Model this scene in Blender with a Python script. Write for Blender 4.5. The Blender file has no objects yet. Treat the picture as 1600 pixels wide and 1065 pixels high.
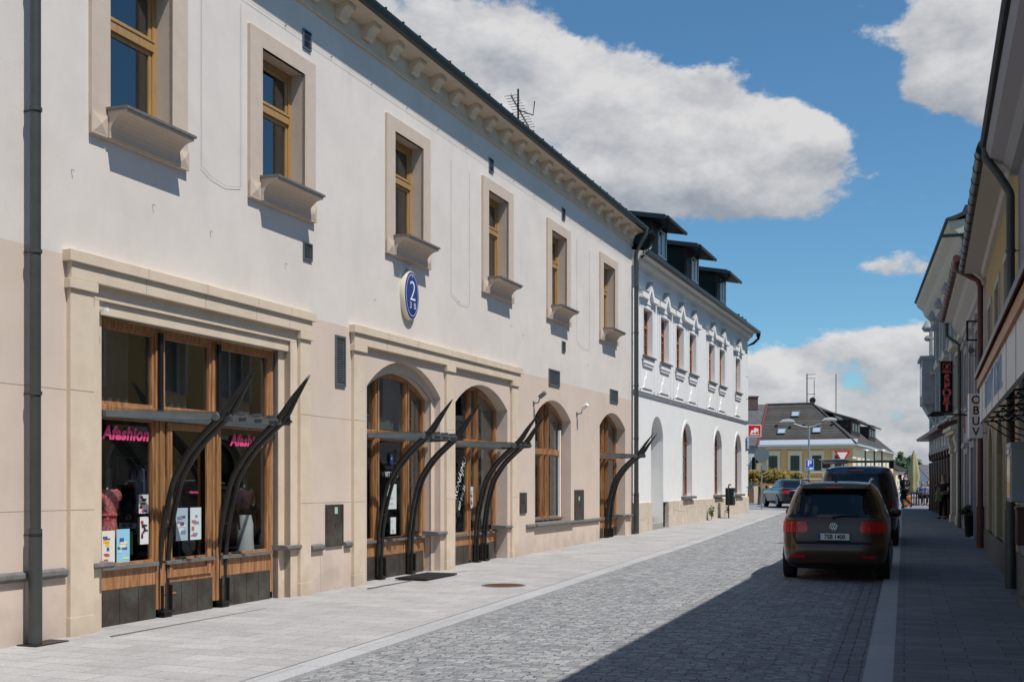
import bpy, bmesh, math, random
from mathutils import Vector, Matrix
random.seed(7)
R = math.radians
sc = bpy.context.scene
# ------------------------------------------------------------------ camera
cam_d = bpy.data.cameras.new('camera'); cam = bpy.data.objects.new('camera', cam_d)
sc.collection.objects.link(cam); sc.camera = cam
cam.location = (0, 0, 1.62); cam.rotation_euler = (R(90), 0, 0)
cam_d.sensor_width = 36; cam_d.lens = 36*1800/1600
cam_d.shift_x = 0.0; cam_d.shift_y = (756-532.5)/1600
cam_d.clip_start = .05; cam_d.clip_end = 6000
# ------------------------------------------------------------------ sun + sky
SUN_DIR = Vector((-.803, .696, -1.85*1.0)).normalized()      # direction the light travels
sl = bpy.data.lights.new('sun', 'SUN'); sl.energy = 4.6; sl.angle = R(.5); sl.color = (1, .955, .895)
so = bpy.data.objects.new('sun', sl); sc.collection.objects.link(so)
so.rotation_euler = SUN_DIR.to_track_quat('-Z', 'Y').to_euler(); so.location = (20, -20, 40)
sun_el = math.asin(-SUN_DIR.z); sun_az = math.atan2(-SUN_DIR.x, -SUN_DIR.y)
sc.view_settings.view_transform = 'Standard'; sc.view_settings.look = 'None'
sc.view_settings.exposure = 0.0; sc.view_settings.gamma = 1
w = bpy.data.worlds.new('World'); sc.world = w; w.use_nodes = True
nt = w.node_tree; nt.nodes.clear()
def N(t, **k):
    n = nt.nodes.new(t)
    for a, b in k.items(): setattr(n, a, b)
    return n
def MA(op, a, b=None, c=None, clamp=False):
    n = N('ShaderNodeMath', operation=op, use_clamp=clamp)
    for i, v in enumerate((a, b, c)):
        if v is None: continue
        if isinstance(v, (int, float)): n.inputs[i].default_value = v
        else: nt.links.new(v, n.inputs[i])
    return n.outputs[0]
sky = N('ShaderNodeTexSky', sky_type='NISHITA'); sky.sun_disc = False
sky.sun_elevation = sun_el; sky.sun_rotation = sun_az; sky.air_density = 1.0; sky.dust_density = .35; sky.ozone_density = 2.0; sky.altitude = 300
tc = N('ShaderNodeTexCoord'); sp = N('ShaderNodeSeparateXYZ'); nt.links.new(tc.outputs['Generated'], sp.inputs[0])
az = MA('ARCTAN2', sp.outputs[0], sp.outputs[1]); el = MA('ARCSINE', sp.outputs[2])
def pix(px, py):
    a = math.atan((px-800)/1800); return a, math.atan((756-py)/1800*math.cos(a))
blobs = [(690, 60, 130, 60, .62), (760, 110, 90, 70, .75), (840, 190, 110, 85, 1.0), (950, 105, 60, 38, .85), (1010, 200, 120, 65, 1.05), (1110, 185, 70, 42, .9), (1180, 255, 100, 62, 1.1), (900, 260, 150, 70, 1.0),
         (1060, 290, 180, 52, 1.05), (1250, 250, 55, 55, .8), (1225, 178, 50, 22, .72), (1300, 225, 30, 26, .62), (1100, 130, 70, 26, .7), (1485, 45, 95, 60, 1.1), (1570, 110, 110, 55, 1.0), (1450, 130, 60, 30, .8), (1410, 415, 80, 24, .85), (1380, 545, 110, 40, .95), (1270, 590, 130, 48, .85),
         (1200, 650, 150, 50, .75), (1430, 610, 150, 60, .85), (1330, 680, 260, 44, .80), (1250, 610, 90, 40, .5), (1400, 600, 90, 50, .5), (1430, 712, 120, 34, .75), (500, -250, 500, 180, .9), (1500, -400, 420, 150, .9), (60, -60, 300, 200, .7),
         (-700, 300, 400, 250, .9), (2500, 300, 400, 250, .9)]
n1 = N('ShaderNodeTexNoise'); n1.inputs['Scale'].default_value = 12; n1.inputs['Detail'].default_value = 12; n1.inputs['Roughness'].default_value = .60
mpn = N('ShaderNodeMapping'); mpn.inputs['Scale'].default_value = (1, 1, 1.7); nt.links.new(tc.outputs['Generated'], mpn.inputs[0]); nt.links.new(mpn.outputs[0], n1.inputs['Vector'])
nb = N('ShaderNodeTexNoise'); nb.inputs['Scale'].default_value = 1.6; nb.inputs['Detail'].default_value = 6; nt.links.new(mpn.outputs[0], nb.inputs['Vector'])
M_ = None; H_ = None
for (px, py, rx, ry, wt) in blobs:
    a0, e0 = pix(px, py)
    dx = MA('DIVIDE', MA('SUBTRACT', az, a0), rx/1800*math.cos(a0)); dy = MA('DIVIDE', MA('SUBTRACT', el, e0), ry/1800)
    r2 = MA('ADD', MA('MULTIPLY', dx, dx), MA('MULTIPLY', dy, dy))
    v = MA('MULTIPLY', MA('POWER', 2.718, MA('MULTIPLY', r2, -.8)), wt)
    M_ = v if M_ is None else MA('ADD', M_, v)
    h = MA('MULTIPLY', v, dy); H_ = h if H_ is None else MA('ADD', H_, h)
Mc = MA('MINIMUM', M_, 1.25)
n5 = N('ShaderNodeTexNoise'); n5.inputs['Scale'].default_value = 5.5; n5.inputs['Detail'].default_value = 3; nt.links.new(mpn.outputs[0], n5.inputs['Vector'])
Mc = MA('ADD', Mc, MA('MULTIPLY', MA('SUBTRACT', n5.outputs['Fac'], .5), 1.1))
dens = MA('ADD', Mc, MA('MULTIPLY', MA('SUBTRACT', n1.outputs['Fac'], .5), 2.9))
gen = MA('MULTIPLY', MA('SUBTRACT', nb.outputs['Fac'], .52), 1.2)
behind = MA('SUBTRACT', 1, MA('MULTIPLY', MA('ADD', sp.outputs[1], .25), 3, clamp=True), clamp=True)
dens = MA('ADD', dens, MA('MULTIPLY', behind, MA('ADD', gen, .30)))  # unseen clouds behind the camera, put in to keep the ambient neutral
ss = N('ShaderNodeMapRange', interpolation_type='SMOOTHSTEP'); nt.links.new(dens, ss.inputs[0])
ss.inputs[1].default_value = .50; ss.inputs[2].default_value = .86; ss.inputs[3].default_value = 0; ss.inputs[4].default_value = .97
hn = MA('DIVIDE', H_, MA('MAXIMUM', M_, .05))
n2 = N('ShaderNodeTexNoise'); n2.inputs['Scale'].default_value = 14; n2.inputs['Detail'].default_value = 7; nt.links.new(mpn.outputs[0], n2.inputs['Vector'])
mpo = N('ShaderNodeMapping'); mpo.inputs['Scale'].default_value = (1, 1, 1.7); mpo.inputs['Location'].default_value = (.012, -.01, .035); nt.links.new(tc.outputs['Generated'], mpo.inputs[0])
n1b = N('ShaderNodeTexNoise'); n1b.inputs['Scale'].default_value = 12; n1b.inputs['Detail'].default_value = 12; n1b.inputs['Roughness'].default_value = .60; nt.links.new(mpo.outputs[0], n1b.inputs['Vector'])
lit = MA('ADD', MA('ADD', MA('MULTIPLY', hn, .42), .60), MA('ADD', MA('MULTIPLY', MA('SUBTRACT', n1.outputs['Fac'], n1b.outputs['Fac']), 2.0), MA('MULTIPLY', MA('SUBTRACT', n2.outputs['Fac'], .5), .35)), clamp=True)
cr = N('ShaderNodeMix', data_type='RGBA'); nt.links.new(lit, cr.inputs[0]); cr.inputs[6].default_value = (.36, .40, .46, 1); cr.inputs[7].default_value = (.84, .83, .83, 1)
bgs = N('ShaderNodeBackground'); hs = N('ShaderNodeHueSaturation'); hs.inputs['Saturation'].default_value = 1.0; nt.links.new(sky.outputs[0], hs.inputs['Color'])
tn = N('ShaderNodeMix', data_type='RGBA'); tn.blend_type = 'MULTIPLY'; tn.inputs[0].default_value = 1; nt.links.new(hs.outputs[0], tn.inputs[6]); tn.inputs[7].default_value = (.66, 1.02, 1.15, 1)
nt.links.new(tn.outputs[2], bgs.inputs[0]); bgs.inputs[1].default_value = .100
bgc = N('ShaderNodeBackground'); nt.links.new(cr.outputs[2], bgc.inputs[0]); bgc.inputs[1].default_value = .86
mx = N('ShaderNodeMixShader'); nt.links.new(ss.outputs[0], mx.inputs[0]); nt.links.new(bgs.outputs[0], mx.inputs[1]); nt.links.new(bgc.outputs[0], mx.inputs[2])
wo = N('ShaderNodeOutputWorld'); nt.links.new(mx.outputs[0], wo.inputs[0])

# ------------------------------------------------------------------ materials
MATS = {}
STREAKED = {'cream_render', 'peach_render', 'white_render', 'pale_sandstone', 'tan_render', 'pinkish_white_render', 'yellow_render'}
def mat(name, col, rough=.8, metal=0.0, var=0.0, vscale=3.0, bump=0.0, bscale=60.0, spec=.3, coat=0.0, dirt=None):
    if name in MATS: return MATS[name]
    m = bpy.data.materials.new(name); m.use_nodes = True; t = m.node_tree; b = t.nodes['Principled BSDF']
    b.inputs['Base Color'].default_value = (*col, 1); b.inputs['Roughness'].default_value = rough; b.inputs['Metallic'].default_value = metal
    b.inputs['Specular IOR Level'].default_value = spec; b.inputs['Coat Weight'].default_value = coat; b.inputs['Coat Roughness'].default_value = .04
    if var or bump:
        tcn = t.nodes.new('ShaderNodeTexCoord')
    if var:
        n = t.nodes.new('ShaderNodeTexNoise'); n.inputs['Scale'].default_value = vscale; n.inputs['Detail'].default_value = 8; n.inputs['Roughness'].default_value = .65
        t.links.new(tcn.outputs['Object'], n.inputs['Vector'])
        r = t.nodes.new('ShaderNodeMapRange'); r.inputs[1].default_value = .3; r.inputs[2].default_value = .7; r.inputs[3].default_value = 1-var; r.inputs[4].default_value = 1+var
        t.links.new(n.outputs['Fac'], r.inputs[0])
        x = t.nodes.new('ShaderNodeVectorMath'); x.operation = 'SCALE'; x.inputs[0].default_value = col; t.links.new(r.outputs[0], x.inputs['Scale'])
        last = x.outputs[0]
        if name in STREAKED:
            ms = t.nodes.new('ShaderNodeMapping'); ms.inputs['Scale'].default_value = (1.3, 1.3, .42); t.links.new(tcn.outputs['Object'], ms.inputs[0]); ns = t.nodes.new('ShaderNodeTexNoise'); ns.inputs['Scale'].default_value = 2.6; ns.inputs['Detail'].default_value = 7; t.links.new(ms.outputs[0], ns.inputs['Vector'])
            rs = t.nodes.new('ShaderNodeMapRange'); rs.inputs[1].default_value = .54; rs.inputs[2].default_value = .85; rs.inputs[3].default_value = 1.0; rs.inputs[4].default_value = .93; t.links.new(ns.outputs['Fac'], rs.inputs[0])
            xs_ = t.nodes.new('ShaderNodeVectorMath'); xs_.operation = 'SCALE'; t.links.new(last, xs_.inputs[0]); t.links.new(rs.outputs[0], xs_.inputs['Scale']); last = xs_.outputs[0]
            # stained splash zone low on the wall
            sz = t.nodes.new('ShaderNodeSeparateXYZ'); t.links.new(tcn.outputs['Object'], sz.inputs[0]); nz_ = t.nodes.new('ShaderNodeTexNoise'); nz_.inputs['Scale'].default_value = 2.5; nz_.inputs['Detail'].default_value = 8; t.links.new(tcn.outputs['Object'], nz_.inputs['Vector'])
            az_ = t.nodes.new('ShaderNodeMath'); az_.operation = 'MULTIPLY_ADD'; t.links.new(nz_.outputs['Fac'], az_.inputs[0]); az_.inputs[1].default_value = -1.6; t.links.new(sz.outputs[2], az_.inputs[2])
            rz_ = t.nodes.new('ShaderNodeMapRange'); rz_.inputs[1].default_value = -.75; rz_.inputs[2].default_value = -.25; rz_.inputs[3].default_value = .80; rz_.inputs[4].default_value = 1.0; t.links.new(az_.outputs[0], rz_.inputs[0])
            xz_ = t.nodes.new('ShaderNodeVectorMath'); xz_.operation = 'SCALE'; t.links.new(last, xz_.inputs[0]); t.links.new(rz_.outputs[0], xz_.inputs['Scale']); last = xz_.outputs[0]
        if dirt:
            n3 = t.nodes.new('ShaderNodeTexNoise'); n3.inputs['Scale'].default_value = dirt[1]; n3.inputs['Detail'].default_value = 10; n3.inputs['Roughness'].default_value = .7
            t.links.new(tcn.outputs['Object'], n3.inputs['Vector'])
            r3 = t.nodes.new('ShaderNodeMapRange'); r3.inputs[1].default_value = .5; r3.inputs[2].default_value = .75; r3.inputs[3].default_value = 0; r3.inputs[4].default_value = dirt[2]
            t.links.new(n3.outputs['Fac'], r3.inputs[0])
            mm = t.nodes.new('ShaderNodeMix'); mm.data_type = 'RGBA'; t.links.new(r3.outputs[0], mm.inputs[0]); t.links.new(last, mm.inputs[6]); mm.inputs[7].default_value = (*dirt[0], 1)
            last = mm.outputs[2]
        t.links.new(last, b.inputs['Base Color'])
    if bump:
        n = t.nodes.new('ShaderNodeTexNoise'); n.inputs['Scale'].default_value = bscale; n.inputs['Detail'].default_value = 5
        t.links.new(tcn.outputs['Object'], n.inputs['Vector'])
        u = t.nodes.new('ShaderNodeBump'); u.inputs['Strength'].default_value = bump; u.inputs['Distance'].default_value = .01
        t.links.new(n.outputs['Fac'], u.inputs['Height']); t.links.new(u.outputs[0], b.inputs['Normal'])
    MATS[name] = m; return m
def wood(name, c1, c2, rough=.45, sc_=(14, 14, 1.2)):
    m = bpy.data.materials.new(name); m.use_nodes = True; t = m.node_tree; b = t.nodes['Principled BSDF']
    tcn = t.nodes.new('ShaderNodeTexCoord'); mp = t.nodes.new('ShaderNodeMapping'); mp.inputs['Scale'].default_value = sc_
    n = t.nodes.new('ShaderNodeTexNoise'); n.inputs['Scale'].default_value = 2.2; n.inputs['Detail'].default_value = 7; n.inputs['Distortion'].default_value = .6
    t.links.new(tcn.outputs['Object'], mp.inputs[0]); t.links.new(mp.outputs[0], n.inputs['Vector'])
    r = t.nodes.new('ShaderNodeValToRGB'); r.color_ramp.elements[0].position = .3; r.color_ramp.elements[1].position = .7
    r.color_ramp.elements[0].color = (*c1, 1); r.color_ramp.elements[1].color = (*c2, 1)
    t.links.new(n.outputs['Fac'], r.inputs[0]); t.links.new(r.outputs[0], b.inputs['Base Color']); b.inputs['Roughness'].default_value = rough
    u = t.nodes.new('ShaderNodeBump'); u.inputs['Strength'].default_value = .15; u.inputs['Distance'].default_value = .004
    t.links.new(n.outputs['Fac'], u.inputs['Height']); t.links.new(u.outputs[0], b.inputs['Normal'])
    MATS[name] = m; return m
def glassm(name, tint, refl=1.0, through=.9, ior=1.55):
    m = bpy.data.materials.new(name); m.use_nodes = True; t = m.node_tree; t.nodes.clear()
    f = t.nodes.new('ShaderNodeLayerWeight'); f.inputs[0].default_value = .5
    p = t.nodes.new('ShaderNodeMath'); p.operation = 'POWER'; p.inputs[1].default_value = 5; t.links.new(f.outputs['Facing'], p.inputs[0])
    k = t.nodes.new('ShaderNodeMath'); k.operation = 'MULTIPLY_ADD'; k.use_clamp = True; k.inputs[1].default_value = .9; k.inputs[2].default_value = .045*refl; t.links.new(p.outputs[0], k.inputs[0])
    tr = t.nodes.new('ShaderNodeBsdfTransparent'); tr.inputs[0].default_value = (tint[0]*through, tint[1]*through, tint[2]*through, 1)
    g = t.nodes.new('ShaderNodeBsdfGlossy'); g.inputs['Roughness'].default_value = 0.0
    x = t.nodes.new('ShaderNodeMixShader'); o = t.nodes.new('ShaderNodeOutputMaterial')
    t.links.new(k.outputs[0], x.inputs[0]); t.links.new(tr.outputs[0], x.inputs[1]); t.links.new(g.outputs[0], x.inputs[2]); t.links.new(x.outputs[0], o.inputs[0])
    MATS[name] = m; return m
def paving(name, cols, bw, bh, rot, mortar=.006, mcol=(.1, .1, .1), bump=.3, rough=.85, wob=0.0, dist=.006, offs=.5, blotch=.12):
    m = bpy.data.materials.new(name); m.use_nodes = True; t = m.node_tree; b = t.nodes['Principled BSDF']; L = t.links
    g = t.nodes.new('ShaderNodeNewGeometry'); mp = t.nodes.new('ShaderNodeMapping'); mp.inputs['Rotation'].default_value = (0, 0, rot); L.new(g.outputs['Position'], mp.inputs[0])
    vec = mp.outputs[0]
    if wob:
        nn = t.nodes.new('ShaderNodeTexNoise'); nn.inputs['Scale'].default_value = 3.4; nn.inputs['Detail'].default_value = 3; L.new(vec, nn.inputs['Vector'])
        s = t.nodes.new('ShaderNodeVectorMath'); s.operation = 'SUBTRACT'; s.inputs[1].default_value = (.5, .5, .5); L.new(nn.outputs['Color'], s.inputs[0])
        s2 = t.nodes.new('ShaderNodeVectorMath'); s2.operation = 'SCALE'; s2.inputs['Scale'].default_value = wob; L.new(s.outputs[0], s2.inputs[0])
        a = t.nodes.new('ShaderNodeVectorMath'); a.operation = 'ADD'; L.new(vec, a.inputs[0]); L.new(s2.outputs[0], a.inputs[1]); vec0 = vec; vec = a.outputs[0]
        nn = t.nodes.new('ShaderNodeTexNoise'); nn.inputs['Scale'].default_value = 13; nn.inputs['Detail'].default_value = 2; L.new(vec0, nn.inputs['Vector'])
        s = t.nodes.new('ShaderNodeVectorMath'); s.operation = 'SUBTRACT'; s.inputs[1].default_value = (.5, .5, .5); L.new(nn.outputs['Color'], s.inputs[0])
        s2 = t.nodes.new('ShaderNodeVectorMath'); s2.operation = 'SCALE'; s2.inputs['Scale'].default_value = wob*.55; L.new(s.outputs[0], s2.inputs[0])
        a = t.nodes.new('ShaderNodeVectorMath'); a.operation = 'ADD'; L.new(vec, a.inputs[0]); L.new(s2.outputs[0], a.inputs[1]); vec = a.outputs[0]
    br = t.nodes.new('ShaderNodeTexBrick'); L.new(vec, br.inputs['Vector']); br.offset = offs; br.offset_frequency = 2 if not wob else 3; br.squash = 1 if not wob else .72; br.squash_frequency = 3
    br.inputs['Scale'].default_value = 1; br.inputs['Brick Width'].default_value = bw; br.inputs['Row Height'].default_value = bh; br.inputs['Mortar Size'].default_value = mortar
    br.inputs['Mortar Smooth'].default_value = .6; br.inputs['Color1'].default_value = (*cols[0], 1); br.inputs['Color2'].default_value = (*cols[1], 1); br.inputs['Mortar'].default_value = (*mcol, 1)
    if wob:
        mn = t.nodes.new('ShaderNodeTexNoise'); mn.inputs['Scale'].default_value = 9; L.new(vec, mn.inputs['Vector']); mm = t.nodes.new('ShaderNodeValToRGB'); mm.color_ramp.elements[0].position = .40; mm.color_ramp.elements[1].position = .62; mm.color_ramp.elements[0].color = (.055, .055, .055, 1); mm.color_ramp.elements[1].color = (.24, .235, .225, 1); L.new(mn.outputs['Fac'], mm.inputs[0]); L.new(mm.outputs[0], br.inputs['Mortar'])
    _ = 0
    br.inputs["Bias"].default_value = 0
    n = t.nodes.new('ShaderNodeTexNoise'); n.inputs['Scale'].default_value = 1.3; n.inputs['Detail'].default_value = 10; n.inputs['Roughness'].default_value = .7; L.new(g.outputs['Position'], n.inputs['Vector'])
    r = t.nodes.new('ShaderNodeMapRange'); r.inputs[1].default_value = .3; r.inputs[2].default_value = .7; r.inputs[3].default_value = 1-blotch; r.inputs[4].default_value = 1+blotch; L.new(n.outputs['Fac'], r.inputs[0])
    x = t.nodes.new('ShaderNodeVectorMath'); x.operation = 'SCALE'; L.new(br.outputs['Color'], x.inputs[0]); L.new(r.outputs[0], x.inputs['Scale'])
    nf = t.nodes.new('ShaderNodeTexNoise'); nf.inputs['Scale'].default_value = 45; nf.inputs['Detail'].default_value = 4; L.new(g.outputs['Position'], nf.inputs['Vector'])
    r2 = t.nodes.new('ShaderNodeMapRange'); r2.inputs[1].default_value = .3; r2.inputs[2].default_value = .7; r2.inputs[3].default_value = .85; r2.inputs[4].default_value = 1.15; L.new(nf.outputs['Fac'], r2.inputs[0])
    x2 = t.nodes.new('ShaderNodeVectorMath'); x2.operation = 'SCALE'; L.new(x.outputs[0], x2.inputs[0]); L.new(r2.outputs[0], x2.inputs['Scale'])
    L.new(x2.outputs[0], b.inputs['Base Color']); b.inputs['Roughness'].default_value = rough; b.inputs['Specular IOR Level'].default_value = .25
    inv = t.nodes.new('ShaderNodeMath'); inv.operation = 'MULTIPLY_ADD'; L.new(br.outputs['Fac'], inv.inputs[0]); inv.inputs[1].default_value = -1; L.new(nf.outputs['Fac'], inv.inputs[2])
    u = t.nodes.new('ShaderNodeBump'); u.inputs['Strength'].default_value = bump; u.inputs['Distance'].default_value = dist; L.new(inv.outputs[0], u.inputs['Height']); L.new(u.outputs[0], b.inputs['Normal'])
    MATS[name] = m; return m
cream = mat('cream_render', (.70, .64, .58), .92, var=.075, vscale=.9, bump=.35, bscale=90, dirt=((.60, .56, .52), .35, .35))
pink = mat('peach_render', (.64, .525, .44), .92, var=.06, vscale=1.1, bump=.3, bscale=90, dirt=((.60, .47, .36), .6, .6))
stone = mat('pale_sandstone', (.67, .555, .425), .88, var=.07, vscale=3, bump=.25, bscale=120, dirt=((.52, .41, .29), 1.6, .5))
surr = mat('tan_render', (.58, .475, .385), .92, var=.05, vscale=6, bump=.45, bscale=140)
white = mat('white_render', (.79, .785, .77), .92, var=.035, vscale=1.2, bump=.25, bscale=90, dirt=((.66, .67, .67), .5, .35))
plinthst = mat('plinth_stone', (.58, .50, .41), .9, var=.14, vscale=4, bump=.4, bscale=60, dirt=((.42, .32, .22), 1.5, .45))
steel = mat('dark_bronze_steel', (.030, .028, .026), .42, metal=.5, var=.25, vscale=9, bump=.1, bscale=80, spec=.5)
zinc = mat('grey_zinc', (.16, .175, .18), .5, metal=.55, var=.15, vscale=5, spec=.5)
pipe_m = mat('dark_green_pipe', (.065, .07, .065), .45, metal=.3, var=.15, vscale=4, spec=.5)
gutter_m = mat('gutter_green', (.018, .024, .022), .4, metal=.4, var=.2, vscale=8, spec=.5)
brownpipe = mat('brown_pipe', (.11, .035, .022), .45, spec=.4, var=.12)
black = mat('black_paint', (.012, .012, .013), .5)
blackgl = mat('black_gloss', (.008, .008, .010), .12, spec=.6)
orange = wood('varnished_wood', (.22, .085, .03), (.50, .26, .12), .38)
honey = wood('honey_wood', (.33, .185, .065), (.44, .26, .10), .4)
palewood = wood('weathered_wood', (.36, .24, .14), (.50, .35, .22), .6, (1.5, 14, 14))
redwood = wood('red_brown_wood', (.30, .09, .035), (.42, .15, .06), .4)
darkwood = wood('dark_carved_wood', (.045, .016, .010), (.10, .034, .02), .4)
coppanel = mat('patinated_metal_panel', (.085, .07, .06), .5, metal=.4, var=.4, vscale=3, dirt=((.16, .22, .19), 2.2, .45))
ledge = mat('lead_ledge', (.17, .165, .16), .7, metal=.2, var=.25, vscale=12)
glass = glassm('window_glass', (.95, .975, .97), 3.6, .98)
glass_up = glassm('upper_window_glass', (.85, .9, .95), 3.6, .85)
canglass = glassm('canopy_glass', (.93, .98, .965), 1.0, .99, 1.45)
interior = mat('dim_interior', (.030, .034, .034), .9, var=.2)
interior2 = mat('room_dark', (.10, .08, .06), .9)
curtain = mat('curtain_white', (.62, .64, .68), .9, var=.05)
rooft = mat('dark_roof_tile', (.055, .058, .06), .8, var=.2, vscale=3, bump=.4, bscale=20)
whitep = mat('white_paint', (.8, .8, .8), .5)
bluesign = mat('blue_enamel', (.01, .035, .22), .12, spec=.6, coat=.5)
pinkl = mat('pink_letters', (.85, .10, .26), .5)
redsign = mat('red_paint', (.55, .02, .02), .4)
# ------------------------------------------------------------------ mesh helpers
class MB:
    def __init__(s): s.v = []; s.f = []; s.m = []; s.sm = []
    def add(s, vs, fs, mi=0, smooth=False):
        o = len(s.v); s.v += [tuple(v) for v in vs]
        for f in fs: s.f.append(tuple(i+o for i in f)); s.m.append(mi); s.sm.append(smooth)
    def quad(s, a, b, c, d, mi=0): s.add([a, b, c, d], [(0, 1, 2, 3)], mi)
    def box(s, x0, x1, y0, y1, z0, z1, mi=0):
        v = [(x, y, z) for z in (z0, z1) for y in (y0, y1) for x in (x0, x1)]
        s.add(v, [(0, 2, 3, 1), (4, 5, 7, 6), (0, 1, 5, 4), (2, 6, 7, 3), (0, 4, 6, 2), (1, 3, 7, 5)], mi)
    def prism(s, pts, h0, h1, axis='y', mi=0, smooth=False):
        # pts 2-D polygon in the plane normal to axis: y->(x,z), x->(y,z), z->(x,y)
        def P(p, h): return {'y': (p[0], h, p[1]), 'x': (h, p[0], p[1]), 'z': (p[0], p[1], h)}[axis]
        n = len(pts); vs = [P(p, h0) for p in pts]+[P(p, h1) for p in pts]
        s.add(vs, [tuple(range(n))[::-1], tuple(range(n, 2*n))], mi)
        s.add(vs, [(i, (i+1) % n, (i+1) % n+n, i+n) for i in range(n)], mi, smooth)
    def tube(s, pts, rad, n=10, mi=0, caps=True, flat=None):
        pts = [Vector(p) for p in pts]; k = len(pts)
        if not hasattr(rad, '__len__'): rad = [rad]*k
        vs = []; up = None
        for i, p in enumerate(pts):
            d = (pts[min(i+1, k-1)]-pts[max(i-1, 0)]).normalized()
            if up is None:
                up = Vector((0, 0, 1)) if abs(d.z) < .9 else Vector((1, 0, 0))
            u = d.cross(up)
            if u.length < 1e-4: u = d.orthogonal()
            u.normalize(); vv = u.cross(d).normalized(); up = vv
            for j in range(n):
                a = 2*math.pi*j/n; r = rad[i]
                fx = flat[0] if flat else 1; fy = flat[1] if flat else 1
                vs.append(p+u*math.cos(a)*r*fx+vv*math.sin(a)*r*fy)
        fs = []
        for i in range(k-1):
            for j in range(n): fs.append((i*n+j, i*n+(j+1) % n, (i+1)*n+(j+1) % n, (i+1)*n+j))
        s.add(vs, fs, mi, True)
        if caps: s.add([vs[j] for j in range(n)], [tuple(range(n))[::-1]], mi); s.add([vs[(k-1)*n+j] for j in range(n)], [tuple(range(n))], mi)
    def lathe(s, prof, n=20, c=(0, 0, 0), axis='z', mi=0):
        vs = []
        for (r, h) in prof:
            for j in range(n):
                a = 2*math.pi*j/n
                x, y = r*math.cos(a), r*math.sin(a)
                vs.append({'z': (c[0]+x, c[1]+y, c[2]+h), 'x': (c[0]+h, c[1]+x, c[2]+y), 'y': (c[0]+x, c[1]+h, c[2]+y)}[axis])
        k = len(prof); fs = [(i*n+j, i*n+(j+1) % n, (i+1)*n+(j+1) % n, (i+1)*n+j) for i in range(k-1) for j in range(n)]
        s.add(vs, fs, mi, True); s.add(vs[:n], [tuple(range(n))[::-1]], mi); s.add(vs[-n:], [tuple(range(n))], mi)
    def build(s, name, mats, parent=None, off=None, bevel=0, smooth=False):
        me = bpy.data.meshes.new(name); me.from_pydata(s.v, [], s.f)
        if not isinstance(mats, (list, tuple)): mats = [mats]
        for m in mats: me.materials.append(m)
        me.polygons.foreach_set('material_index', s.m); me.polygons.foreach_set('use_smooth', [a or smooth for a in s.sm])
        bm = bmesh.new(); bm.from_mesh(me)
        if smooth or bevel: bmesh.ops.remove_doubles(bm, verts=bm.verts, dist=1e-5)
        bmesh.ops.recalc_face_normals(bm, faces=bm.faces); bm.to_mesh(me); bm.free()
        ob = bpy.data.objects.new(name, me); sc.collection.objects.link(ob)
        if parent is not None:
            ob.parent = parent
            o = off if off is not None else parent.get('_o')
            if o is not None and parent.type == 'EMPTY': ob.location = o
        if bevel:
            b = ob.modifiers.new('bevel', 'BEVEL'); b.width = bevel; b.segments = 2; b.limit_method = 'ANGLE'; b.angle_limit = R(40)
        return ob
def tag(o, label, cat, group=None, kind=None):
    if label: o['label'] = label
    if cat: o['category'] = cat
    if group: o['group'] = group
    if kind: o['kind'] = kind
    return o
def thing(name, label, cat, loc=(0, 0, 0), rz=0, group=None):
    e = bpy.data.objects.new(name, None); sc.collection.objects.link(e); e.location = loc; e.rotation_euler = (0, 0, rz); e.empty_display_size = .3
    return tag(e, label, cat, group)
class Frame:          # a street front: origin, unit direction along it; local +y goes INTO the building
    def __init__(s, ox, oy, dx, dy):
        l = math.hypot(dx, dy); s.o = Vector((ox, oy)); s.a = Vector((dx/l, dy/l)); s.n = Vector((-s.a.y, s.a.x)); s.rz = math.atan2(s.a.y, s.a.x)
    def w(s, t, y, z): p = s.o+s.a*t+s.n*y; return (p.x, p.y, z)
    def root(s, name, label, cat, s0, z0=0, y0=0, group=None):
        e = thing(name, label, cat, s.w(s0, y0, z0), s.rz, group); e['_o'] = (-s0, -y0, -z0); return e
def copy_tree(o, parent=None):
    c = o.copy(); sc.collection.objects.link(c)
    if parent is not None: c.parent = parent
    for ch in list(o.children): copy_tree(ch, c)
    return c
def text(body, size, m, parent, loc, rot, name='lettering', extrude=.003, shear=0, off=0, align='CENTER', sx=1, spacing=1):
    c = bpy.data.curves.new(name, 'FONT'); c.body = body; c.size = size; c.extrude = extrude; c.shear = shear; c.offset = off; c.align_x = align; c.align_y = 'CENTER'; c.space_character = spacing
    c.resolution_u = 4; c.materials.append(m); t_ = bpy.data.objects.new('tmp', c); sc.collection.objects.link(t_); dg = bpy.context.evaluated_depsgraph_get(); dg.update()
    me = bpy.data.meshes.new_from_object(t_.evaluated_get(dg)); bpy.data.objects.remove(t_, do_unlink=True); me.name = name; o = bpy.data.objects.new(name, me); sc.collection.objects.link(o)
    o.parent = parent; o.location = loc; o.rotation_euler = rot; o.scale = (sx, 1, 1); return o
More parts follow.
